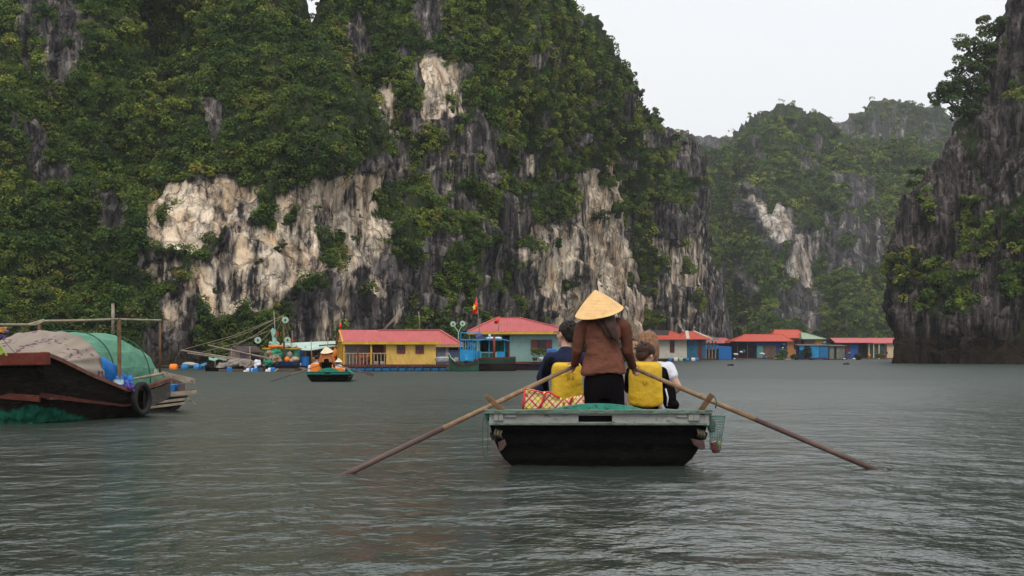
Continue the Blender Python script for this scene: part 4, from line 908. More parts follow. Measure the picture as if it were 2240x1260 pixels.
# ------------------------------------------------------------------ second rowing boat in the middle distance
YM = 52.0; cxm = P(718, 0, YM).x
boat2 = rowboat('rowboat', 'green-rimmed rowing boat with orange-vested passengers in the middle distance', cxm, YM, .80, .37, 4.6, -.02,
                GREENP, GREENP, TAR, DECKW, (GREENP, GREENP, .0, .42, .13))
def rower_far(label, px, Y, ztop, shirt, trs, hatm, floor=.12, lean=0.):
    x = P(px, 0, Y).x; rt = thing('person', label, 'person', (x, Y, floor)); hz = ztop - .17; sh = hz - .16
    m = MB(); caps(m, [(Vector((x, Y, .8)), .12), (Vector((x, Y, sh - .06)), .12)]); head(m, (x + .01, Y + .02, hz), .094)
    arms = []
    for s in (-1, 1):
        a = [(Vector((x + s * .18, Y, sh)), .05), (Vector((x + s * .26, Y + .06, sh - .25)), .04), (Vector((x + s * .24, Y + .24, sh - .38)), .028)]; arms.append(a); caps(m, a); hand(m, a[-1][0], (0, 1, -.2), (-s, 0, .2), R=.010)
        caps(m, [(Vector((x + s * .09, Y, .75)), .09), (Vector((x + s * .10, Y, floor + .06)), .045)]); m.ell((x + s * .10, Y + .05, floor + .02), (.04, .12, .035))
    caps(m, [(Vector((x, Y, sh)), .06), (Vector((x, Y, hz - .08)), .05)])
    remesh(m.build('body', SKIN, rt, smooth=True), .014)
    m = MB(); m.loft([ell_ring((x, Y, z), a, b, 20) for z, a, b in ((.72, .20, .14), (.95, .17, .13), (sh - .05, .20, .13), (sh + .05, .13, .09), (sh + .08, .07, .06))])
    for a in arms: caps(m, [(p, r + .022) for p, r in a])
    remesh(m.build('tunic', shirt, rt, smooth=True), .016)
    m = MB(); caps(m, [(Vector((x, Y, .78)), .16), (Vector((x, Y, .70)), .15)]); 
    for s in (-1, 1): caps(m, [(Vector((x + s * .08, Y, .7)), .12), (Vector((x + s * .10, Y, floor + .1)), .08)])
    remesh(m.build('trousers', trs, rt, smooth=True), .02)
    conical_hat('conical_hat', (x - .02, Y - .05, ztop + .02), (x, Y, ztop - .185), .235, hatm, rt, 6); return rt
rower_far('rower in an orange tunic and pale conical hat standing in the green-rimmed boat', 715, YM + .8, P(0, 759, YM + .8).z, ORANGEC, BLACKC, STRAWP)
def seated_far(label, px, Y, zh, hairm, vestm, hat=None, sh=None):
    x = P(px, 0, Y).x; r, ch, hip, Rm = seated(label, x, zh, Y, random.uniform(-.4, .4), 0, .10, .42, zh - .20, SKIN, [([(Vector((x + s * .19, Y, zh - .25)), .05), (Vector((x + s * .24, Y + .1, zh - .48)), .04), (Vector((x + s * .15, Y + .32, zh - .52)), .03)], (0, 1, 0), (-s, 0, 0)) for s in (-1, 1)], None, vox=.014)
    m = MB(); m.ell((x, Y, zh + .04), (.098, .108, .09)); remesh(m.build('hair', hairm, r, smooth=True), .016, 1)
    m = MB(); torso(m, ch, hip, .42); remesh(m.build('shirt', sh or WHITEC, r, smooth=True), .02, 1)
    vest(Vector((x, Y - .25, zh - .40)), .46, .44, .10, vestm, r)
    if hat: conical_hat('sun_hat', (x, Y, zh + .17), (x, Y, zh + .02), .15, hat, r, 3)
    return r
seated_far('dark-haired passenger in an orange life vest at the left of the middle boat', 693, YM + 1.5, P(0, 784, YM + 1.5).z, HAIRD, ORANGE)
seated_far('passenger with a white brimmed hat and orange life vest in the middle boat', 741, YM + 1.4, P(0, 793, YM + 1.4).z, HAIRD, ORANGE, STRAWP)
seated_far('farther passenger in an orange vest right beside the standing rower of the middle boat', 730, YM + 2.6, P(0, 789, YM + 2.6).z, HAIRB, ORANGE)
seated_far('passenger in white at the left bow of the middle boat', 687, YM + 2.7, P(0, 788, YM + 3.).z, HAIRL, WHITEC)
for lab, a, b in (('left oar of the middle distance boat trailing long across the water', (705, 797), (590, 835)), ('right oar of the middle distance boat against the yellow house raft', (726, 797), (796, 815))):
    oar(lab, P(*a, YM + .9), b, WY(b[1]) if b[0] < 700 else YM - 1.5, None, .6, 'oars of the middle boat', .022)

# ------------------------------------------------------------------ big moored boat on the left
RED = pm('faded_red_paint', (.13, .020, .010), .75, .35, 7, .4, grime=.35)
REDK = pm('red_strake_paint', (.11, .022, .013), .8, .4, 5, .4, grime=.5, grimecol=(.03, .015, .01), stretch=(1, 1, 3))
def hull_left_mat():
    m = pm('moored_boat_hull', (.011, .008, .006), .85, .5, 5, .5, grime=.3, stretch=(.5, .5, 3), spec=.08); t = m.node_tree; b = t.nodes['Principled BSDF']; N = t.nodes.new; L = t.links.new
    src = b.inputs['Base Color'].links[0].from_socket; g = N('ShaderNodeNewGeometry'); sp = N('ShaderNodeSeparateXYZ'); n = N('ShaderNodeTexNoise'); n.inputs['Scale'].default_value = 2.2; n.inputs['Detail'].default_value = 7
    L(g.outputs['Position'], sp.inputs[0]); L(g.outputs['Position'], n.inputs['Vector']); a = N('ShaderNodeMath'); a.operation = 'MULTIPLY_ADD'; L(n.outputs['Fac'], a.inputs[0]); a.inputs[1].default_value = -.55; L(sp.outputs['Z'], a.inputs[2])
    y = N('ShaderNodeMath'); y.operation = 'MULTIPLY_ADD'; L(sp.outputs['Y'], y.inputs[0]); y.inputs[1].default_value = .12; y.inputs[2].default_value = -2.58; s2 = N('ShaderNodeMath'); s2.operation = 'ADD'; L(a.outputs[0], s2.inputs[0]); L(y.outputs[0], s2.inputs[1])
    r = N('ShaderNodeMapRange'); r.inputs[1].default_value = -.06; r.inputs[2].default_value = -.12; L(s2.outputs[0], r.inputs[0]); n3 = N('ShaderNodeTexNoise'); n3.inputs['Scale'].default_value = 9; n3.inputs['Detail'].default_value = 6; L(g.outputs['Position'], n3.inputs['Vector'])
    cr = N('ShaderNodeValToRGB'); cr.color_ramp.elements[0].position = .35; cr.color_ramp.elements[0].color = (.006, .035, .024, 1); cr.color_ramp.elements[1].position = .65; cr.color_ramp.elements[1].color = (.015, .13, .082, 1); L(n3.outputs['Fac'], cr.inputs[0])
    x = N('ShaderNodeMix'); x.data_type = 'RGBA'; L(r.outputs[0], x.inputs[0]); L(src, x.inputs[6]); L(cr.outputs[0], x.inputs[7]); L(x.outputs[2], b.inputs['Base Color']); return m
HULLL = hull_left_mat(); HULLG = pm('grey_green_stern_planks', (.075, .070, .055), .85, .4, 6, .6, grime=.35, stretch=(1, 1, 3))
NB, NS = P(97, 0, 20.9), P(372, 0, 24.5)                        # near side: bow corner, stern corner
axis = Vector((NB.x - NS.x, NB.y - NS.y, 0)); LEN = axis.length; axis.normalize(); perp = Vector((-.965, .262, 0)); WID = 2.1
big = thing('moored_boat', 'large moored wooden boat with dark red and green hull and a green tarp shelter', 'boat', ((NB.x + NS.x) / 2 - 1, 22.9, 0))
def lb(u, v, z): return Vector((NS.x, NS.y, 0)) + axis * u + perp * v + Vector((0, 0, z))
def pz(px, py): # height of a point on the near side plane seen at this pixel
    k = (px - 1120) / F; # solve lb(u,0).x = k*lb(u,0).y
    u = (k * NS.y - NS.x) / (axis.x - k * axis.y); y = NS.y + axis.y * u; return u, H - (py - HY) / F * y
gun = [pz(*p) for p in ((371, 829), (340, 842), (300, 850), (276, 853), (240, 838), (200, 822), (160, 802), (125, 785), (97, 774))]
us = [g[0] for g in gun]; ins = [.02, .0, -.02, -.02, 0, 0, .01, .02, .0]
chine = [.16, .10, .05, .03, .05, .09, .16, .26, .36]; bwid = [.42, .34, .25, .20, .20, .2, .22, .3, .42]
rings = []
for i, (u, z) in enumerate(gun):
    t = u / LEN; wsh = WID * (1 - .18 * (1 - t) ** 2)
    zb = (.05 if i == 0 else -.2 + (.16 if i == len(gun) - 1 else 0)); ub = u + (.25 if i == 0 else (-.35 if i == len(gun) - 1 else (-.12 if i == len(gun) - 2 else 0)))
    s0 = ins[i]; zc = z * .45
    rings.append([lb(u, s0, z), lb(u + (ub - u) * .3, s0 + bwid[i] * .16, z * .66), lb(u + (ub - u) * .55, s0 + bwid[i] * .45, z * .36), lb(ub, s0 + bwid[i], 0.02), lb(ub, s0 + bwid[i] + .25, -.2),
                  lb(ub, wsh - bwid[i] - .25, -.2), lb(ub, wsh - bwid[i], .02), lb(u + (ub - u) * .55, wsh - bwid[i] * .45, z * .36), lb(u + (ub - u) * .3, wsh - bwid[i] * .16, z * .66), lb(u, wsh, z),
                  lb(u, wsh - .06, z), lb(u, wsh - .12, z - .22), lb(u, s0 + .12, z - .22), lb(u, s0 + .06, z)])
m = MB(); m.loft(rings); m.build('hull', HULLL, big, smooth=False)
# bow beam, gunwale cap, strakes
m = MB(); m.beam(lb(LEN - .02, -.05, gun[-1][1] - .07), lb(LEN - .02, WID + .1, gun[-1][1] - .11), .14, .19); m.build('bow_beam', RED, big, bevel=.015)
m = MB(); m.loft([[lb(u, -.04, z + .03), lb(u, .07, z + .03), lb(u, .07, z - .02), lb(u, -.045, z - .03)] for u, z in gun]); m.build('gunwale', pm('gunwale_worn_red', (.15, .06, .04), .8, .4, 9, .4, grime=.3), big)
m = MB(); m.loft([[lb(u, WID * (1 - .18 * (1 - u / LEN) ** 2) - .05, z + .03), lb(u, WID * (1 - .18 * (1 - u / LEN) ** 2) + .05, z + .03), lb(u, WID * (1 - .18 * (1 - u / LEN) ** 2) + .05, z - .03), lb(u, WID * (1 - .18 * (1 - u / LEN) ** 2) - .05, z - .03)] for u, z in gun]); m.build('gunwale', RED, big)
st = [(i, a) for i, a in enumerate(rings)]; m = MB(); sr = []
for i, a in st:
    f = .40 + .05 * i / 8; q = lambda tt_: (a[0].lerp(a[1], tt_ * 3) if tt_ < 1/3 else (a[1].lerp(a[2], tt_ * 3 - 1) if tt_ < 2/3 else a[2].lerp(a[3], tt_ * 3 - 2)))
    p, p2 = q(f + .12), q(f + .20); sr.append([p - perp * .035, p2 - perp * .045, p2 + perp * .03, p + perp * .03])
m.loft(sr); m.build('rubbing_strake', REDK, big)
# bow strake going down across the bow face
m = MB(); m.beam(rings[-1][2] + axis * .03, lb(LEN - .25, WID, .50), .05, .09); m.build('rubbing_strake', REDK, big)
m = MB()
for i in range(9): u = .02 + i * .095; m.box((0,0,0),(0,0,0)) if False else None
st_face = MB(); st_face.poly([rings[0][0] - axis * .004, rings[0][1] - axis * .02, rings[0][2] - axis * .02, rings[0][7] - axis * .02, rings[0][8] - axis * .02, rings[0][9] - axis * .004], -axis * .03); st_face.build('stern_planks', HULLG, big)
m = MB(); m.loft([[lb(u, s - .012, z0 + 0), lb(u, s + .0, z0), lb(u, s + .0, z1), lb(u, s - .02, z1)] for u, s, z0, z1 in ((.0, .005, .30, gun[0][1] - .03), (.35, -.015, .22, gun[1][1] - .03), (.75, -.035, .16, gun[2][1] - .03), (.95, -.03, .14, gun[3][1] - .03))]); m.build('side_planks', HULLG, big)
# deck and cross planks inside
MB().poly([lb(.15, .1, .28), lb(LEN - .3, .1, .36), lb(LEN - .3, WID - .15, .36), lb(.15, WID - .5, .28)], (0, 0, .03)).build('deck', DECKW, big)
# tarp shelter, faceted over its hoops
TARP = pm('green_tarp', (.085, .24, .155), .65, .16, 5, .6, grime=.12, grimecol=(.20, .34, .25), bd=.03); TARPD = pm('hoop_cord', (.03, .09, .06), .8, .2, 20, .1)
def gunz(u): return float(np.interp(u, us, [g_[1] for g_ in gun]))
def hoop(u, r, top, base=.42, lean=0., n=10, v0=.10, v1=None):
    base = gunz(u) - .03
    v1 = v1 or WID - .12; out = []
    for k in range(n + 1):
        t = math.pi * k / n; c = math.cos(t); s = math.sin(t); out.append(lb(u + lean * s, (v0 + v1) / 2 - math.copysign(abs(c) ** .75, c) * (v1 - v0) / 2, base + (top - base) * abs(s) ** .82))
    return out
hp = [(.02, .88, .30), (.22, 1.20, .28), (.72, 1.42, .34), (1.30, 1.43, .34), (1.95, 1.36, .36), (2.5, 1.22, .42), (2.95, 1.05, .5)]
m = MB(); m.loft([hoop(u, 0, t, b, v1=WID - .25 + .04 * i) for i, (u, t, b) in enumerate(hp)], closed=False, cap=False)
o = m.build('tarp_shelter', TARP, big); s2_ = o.modifiers.new('s', 'SUBSURF'); s2_.subdivision_type = 'SIMPLE'; s2_.levels = 4; s2_.render_levels = 4; rough_t = bpy.data.textures.new('sag', 'CLOUDS'); rough_t.noise_scale = .45; dd_ = o.modifiers.new('sag', 'DISPLACE'); dd_.texture = rough_t; dd_.strength = .09; dd_.mid_level = .75; dd_.texture_coords = 'GLOBAL'; sl = o.modifiers.new('th', 'SOLIDIFY'); sl.thickness = .02
mm = MB(); e = hoop(.02, 0, .88, .30, v1=WID - .25); mm.poly(e, axis * .01); mm.build('tarp_end', TARP, big)
for u, t, b in ((.50, 1.345, .30), (1.60, 1.408, .35), (2.3, 1.305, .39)):
    h = hoop(u, 0, t, b, n=20, v1=WID - .18); h = [p + Vector((0, 0, .012)) - perp * .012 * math.cos(math.pi * k / 20) for k, p in enumerate(h)]; MB().tube(h, .011, 6).build('hoop_cord', TARPD, big, smooth=True)
# patterned cloth over the bow end
def cloth_mat():
    m = pm('flowered_cloth', (.26, .215, .175), .85, .12, 4, .8, stretch=(1, 1, .3), bd=.05); t = m.node_tree; b = t.nodes['Principled BSDF']; N = t.nodes.new; L = t.links.new; src = b.inputs['Base Color'].links[0].from_socket
    g = N('ShaderNodeNewGeometry'); v = N('ShaderNodeTexVoronoi'); v.inputs['Scale'].default_value = 11; L(g.outputs['Position'], v.inputs['Vector']); n = N('ShaderNodeTexNoise'); n.inputs['Scale'].default_value = 2.6; L(g.outputs['Position'], n.inputs['Vector'])
    dn = N('ShaderNodeTexNoise'); dn.inputs['Scale'].default_value = 16; dn.inputs['Detail'].default_value = 4; L(g.outputs['Position'], dn.inputs['Vector']); sm = N('ShaderNodeMath'); sm.operation = 'ADD'; L(v.outputs['Distance'], sm.inputs[0]); L(dn.outputs['Fac'], sm.inputs[1]); a = N('ShaderNodeMath'); a.operation = 'LESS_THAN'; a.inputs[1].default_value = .97; L(sm.outputs[0], a.inputs[0]); c = N('ShaderNodeMath'); c.operation = 'GREATER_THAN'; c.inputs[1].default_value = .56; L(n.outputs['Fac'], c.inputs[0]); mu = N('ShaderNodeMath'); mu.operation = 'MULTIPLY'; L(a.outputs[0], mu.inputs[0]); L(c.outputs[0], mu.inputs[1])
    x = N('ShaderNodeMix'); x.data_type = 'RGBA'; L(mu.outputs[0], x.inputs[0]); L(src, x.inputs[6]); x.inputs[7].default_value = (.13, .06, .09, 1); L(x.outputs[2], b.inputs['Base Color']); return m
CLO = cloth_mat(); cl = thing('cloth', 'beige cloth with purple flowers draped over the front of the green tarp shelter', 'cloth', lb(2.6, .5, .9)); m = MB(); rr = []
def hoopc(u, top, base, n=36, amp=.0, k0=0, k1=36):
    h = hoop(u, 0, top, base, n=n, v0=.06, v1=WID + .02); c = lb(u, WID / 2, gunz(u) - .03); out = []
    for k in range(k0, k1 + 1):
        p = h[k]; d = (p - c).normalized(); w_ = amp * (math.sin(k * 1.9 + u * 2.) + .6 * math.sin(k * 3.1 + 1 + u)); out.append(p + d * (w_ + .03))
    return out
for i, (u, t, b, am) in enumerate(((2.02, 1.36, .60, .016), (2.10, 1.40, .56, .02), (2.22, 1.33, .60, .03), (2.5, 1.26, .62, .032), (2.75, 1.17, .66, .03), (2.95, 1.10, .72, .026), (3.08, 1.02, .78, .02), (3.12, .95, .8, .01))): rr.append(hoopc(u, t, b, amp=am))
m.loft(rr, closed=False, cap=False); o = m.build('draped_cloth', CLO, cl, smooth=True); sl = o.modifiers.new('th', 'SOLIDIFY'); sl.thickness = .012; sb = o.modifiers.new('s', 'SUBSURF'); sb.levels = 2; sb.render_levels = 2
BLUET = pm('blue_tarp', (.015, .16, .50), .5, .2, 8, .6, bd=.03); BLUEP = pm('blue_plastic', (.015, .14, .42), .45, .2, 9, .1)
# blue sheet and bottles by the near gunwale
m = MB(); m.loft([[lb(u, .05 + .02 * k + .01 * math.sin(k * 2 + u * 7), z1 + (z0 - z1) * k / 6 + .0) - perp * (.06 * math.sin(math.pi * k / 6)) for k in range(7)] for u, z0, z1 in ((1.15, .50, .56), (1.4, .48, .70), (1.7, .5, .86), (2.0, .55, .98), (2.1, .6, 1.0))], closed=False, cap=False)
o = m.build('blue_sheet', BLUET, None, smooth=True); sl = o.modifiers.new('th', 'SOLIDIFY'); sl.thickness = .012; tag(o, 'crumpled bright blue plastic sheet between flowered cloth and green tarp', 'sheet')
wb = thing('water_bottle', 'big blue water bottle standing against the flowered cloth', 'bottle', lb(1.58, -.0, .50)); c = lb(1.62, .05, .50)
MB().tube([c + Vector((0, 0, z)) for z in (0, .02, .16, .20, .225, .27, .29)], [.08, .095, .095, .07, .03, .028, .02], 18).build('bottle_body', BLUEP, wb, smooth=True)
MB().tube([c + Vector((0, 0, .05)), c + Vector((0, 0, .13))], .0965, 18, cap=False).build('bottle_label', pm('pale_label', (.45, .60, .65), .5, .3, 20, 0), wb, smooth=True)
c = lb(1.38, .04, .50); m = MB(); m.ell(c + Vector((0, 0, .05)), (.13, .10, .08)); m.ell(c + Vector((.06, 0, .12)), (.06, .06, .07)); m.tube([c + Vector((.06, 0, .16)), c + Vector((.07, 0, .23))], .018, 8)
o = remesh(m.build('blue_bag', BLUET, None, smooth=True), .012, 1); tag(o, 'knotted blue plastic bag beside the blue water bottle', 'bag')
PURP = pm('purple_plastic', (.13, .06, .33), .5, .4, 20, .8, bd=.03)
m = MB(); u_, z_ = pz(277, 843); c = lb(u_, -.06, z_)
for i in range(14): m.ell(c + Vector((random.uniform(-.07, .07), random.uniform(-.05, .05), random.uniform(-.10, .10))), (random.uniform(.012, .035), .02, random.uniform(.012, .04)), 6, 5)
o = m.build('plastic_bag', PURP, None); tag(o, 'purple plastic bag tied where the post meets the gunwale', 'bag')
# tyre
ty = MB(); n = 28; k = 12; u_, z_ = pz(297, 872); c = lb(u_, -.11, z_); rr = []
tx_ = Matrix.Rotation(.10, 3, 'X')
for i in range(n):
    a = 2 * math.pi * i / n; d = (axis * math.cos(a) * 1.0 + Vector((0, 0, 1)) * math.sin(a)); rr.append([c + d * (.235 + .05 * math.cos(2*math.pi*j/k)) + perp * (.048 * math.copysign(abs(math.sin(2*math.pi*j/k)) ** .7, math.sin(2*math.pi*j/k))) for j in range(k)])
rr.append(rr[0]); ty.loft(rr, cap=False); o = ty.build('tyre', RUBBER, None, smooth=True); tag(o, 'old black tyre hanging as a fender on the side of the moored boat', 'tyre')
o.location = (0, 0, 0)
# frame of posts and rails
def vpost(px, py0, py1, Y, r, nm='post', mat=None, par=None, sq=False):
    m = MB(); a, b = P(px, py0, Y), P(px, py1, Y); b.x = a.x
    if sq: m.beam(a, b, r * 2, r * 2, up=(0, 1, 0))
    else: m.tube([a, b], r, 8)
    return m.build(nm, mat or WOODB, par or big, smooth=not sq)
vpost(261, 830, 697, 22.9, .026, sq=True); vpost(350, 815, 700, 23.9, .018); vpost(86, 752, 704, 24.0, .022, sq=True)
vpost(247, 730, 664, 26.0, .03, mat=WOODG)
rail = MB(); rail.tube([P(-90, 706, 21.2), P(0, 710, 21.6), P(78, 710, 22.0), P(96, 702, 22.1), P(170, 701, 22.4), P(262, 698, 22.9)], .017, 8); rail.build('top_rail', WOODG, big, smooth=True)
MB().tube([P(255, 698, 22.85), P(352, 701, 23.9)], .015, 8).build('top_rail', WOODG, big, smooth=True)
MB().tube([P(55, 712, 21.9), P(96, 700, 22.1)], .018, 8).build('top_rail', WOODG, big, smooth=True)
MB().tube([P(352, 700, 23.9), P(258, 699, 25.3)], .014, 8).build('top_rail', WOODG, big, smooth=True)
vpost(340, 842, 808, 24.0, .025, 'oar_post', WOODG); 
o = thing('oar', 'weathered oar lying across the stern of the moored boat', 'oar', P(345, 820, 23.9))
MB().tube([P(289, 829, 23.3), P(320, 824, 23.6), P(356, 817, 23.9)], [.016, .022, .024], 8).build('shaft', WOODG, o, smooth=True)
MB().loft([[P(354 + i * 12.2, 815.5 + i * 2.7, 23.9) + Vector((0, 0, .03)), P(354 + i * 12.2, 815.5 + i * 2.7, 23.9) + Vector((0, .05, .0)), P(354 + i * 12.2, 817 + i * 2.8 , 23.9) - Vector((0, 0, .02 + .012 * i * (1 if i < 5 else .4)))] for i in range(7)]).build('blade', WOODG, o)
# small plank boat behind the stern
pb = thing('plank_boat', 'small worn plank skiff tucked behind the stern of the moored boat', 'boat', P(380, 895, 25.3)); Yp = 25.4
m = MB(); m.loft([[P(300, 842, Yp - .2), P(300, 905, Yp - .2), P(300, 905, Yp + .8), P(300, 842, Yp + .9)], [P(380, 868, Yp), P(375, 903, Yp), P(375, 900, Yp + .8), P(380, 866, Yp + .9)], [P(412, 866, Yp + .1), P(392, 893, Yp + .1), P(392, 890, Yp + .8), P(412, 864, Yp + .9)]]); m.build('hull', TARW, pb)
for i, (a, b) in enumerate((((300, 872), (431, 857)), ((310, 884), (414, 872)), ((315, 893), (404, 882)), ((352, 866), (430, 852)))):
    m = MB(); m.beam(P(*a, Yp - .12 + .05 * (i == 3)), P(*b, Yp - .02 + .3 * (i == 3)), .05, .045 if i else .07); m.build('plank', WOODG if i != 3 else WOODD, pb, bevel=.004)
MB().tube([P(414, 873, Yp + .1), P(431, 887, Yp)], .010, 6).build('stick', WOODG, pb, smooth=True)
m = MB(); m.box(P(371, 856, Yp + .5), P(393, 840, Yp + .9)); o = m.build('crate', BLUEP, None, bevel=.01); tag(o, 'bright blue plastic crate on the small plank skiff', 'crate')
m = MB(); m.box(P(376, 839, Yp + .95), P(400, 828, Yp + 1.3)); m.box(P(394, 862, Yp + .5), P(402, 838, Yp + .9)); m.build('cabin_box', WOODD, pb, bevel=.01)
# decoration at the far left edge
dc = thing('garland', 'purple and yellow plastic garland on a green stick at the left edge of the picture', 'garland', P(2, 770, 20.6)); m = MB()
for i in range(22): m.ell(P(random.uniform(-14, 16), random.uniform(716, 742), 20.6), (random.uniform(.02, .05), .03, random.uniform(.01, .025)), 7, 5)
m.build('bunch', pm('lilac_plastic', (.20, .12, .30), .5, .6, 14, .5), dc); m = MB()
for i in range(8): m.tube([P(random.uniform(-10, 2), random.uniform(716, 724), 20.55), P(random.uniform(4, 14), random.uniform(716, 728), 20.5)], .008, 5)
m.build('ribbon', pm('orange_plastic', (.6, .25, .04), .5), dc)
m = MB(); m.tube([P(-6, 742, 20.6), P(2, 776, 20.6)], .022, 6); m.tube([P(2, 758, 20.6), P(15, 778, 20.6)], .014, 6); m.build('stick', pm('lime_plastic', (.25, .36, .03), .6), dc)
MB().tube([P(6, 742, 21), P(34, 774, 21.2)], .004, 5).build('string', ROPEG, dc)

# ------------------------------------------------------------------ floating houses
PINK = pm('pink_red_roof', (.46, .105, .105), .6, .10, 3, .2, stripes=('X', 3.2, .02), grime=.16, grimecol=(.30, .10, .09), stretch=(1, .3, 1)); REDR = pm('red_roof', (.55, .085, .05), .6, .12, 2, .2, stripes=('X', 2.4, .02))
PINKF = pm('far_pink_roof', (.50, .12, .12), .6, .12, 2, .2, stripes=('X', 2.4, .02))
YEL = pm('yellow_planks', (.62, .40, .095), .8, .14, 2.5, .3, stripes=('X', 1.3, .015), grime=.16, grimecol=(.22, .13, .05), stretch=(1, 1, .4)); YELT = pm('yellow_trim', (.55, .32, .035), .75, .2, 4, .2, grime=.1)
TEAL = pm('pale_teal_wall', (.20, .335, .315), .8, .10, 2.5, .2, stripes=('X', 1.2, .010), grime=.06, grimecol=(.12, .20, .18)); MAROON = pm('maroon_wood', (.13, .028, .03), .6, .3, 8, .2)
INSHADE = pm('painted_interior_shade', (.012, .011, .011), .95, .3, 3, 0); WHW = pm('white_plank_wall', (.60, .58, .49), .8, .10, 2, .2, stripes=('Z', 1.6, .015), grime=.08, grimecol=(.35, .33, .27))  # first material: near-black colour standing in for shade inside openings
BLW = pm('blue_plank_wall', (.03, .14, .25), .8, .25, 2, .3, stripes=('X', 1.2, .015), grime=.15); BLD = pm('deep_blue_wall', (.015, .065, .22), .8, .25, 2, .3, stripes=('X', 1.2, .015))
ORW = pm('orange_wall', (.58, .28, .10), .8, .12, 2, .2); BRW = pm('brown_plank_wall', (.15, .095, .075), .85, .3, 2, .3, stripes=('X', .9, .02)); GRW = pm('grey_plank_wall', (.17, .16, .15), .85, .3, 2, .3, stripes=('X', .9, .02))
GNR = pm('green_roof', (.28, .38, .28), .7, .15, 2, .2); DKR = pm('dark_roof', (.06, .042, .042), .8, .3, 2, .3, stripes=('X', 2., .02)); CREAM = pm('cream_wall', (.62, .48, .30), .8, .12, 2, .2); LILAC = pm('lilac_wall', (.42, .32, .36), .8, .15, 2, .2)
DRUM = pm('blue_drum', (.02, .16, .36), .5, .3, 3, .1, grime=.15, grimecol=(.02, .06, .10)); DECKR = pm('dark_red_raft', (.10, .035, .03), .85, .4, 3, .3)
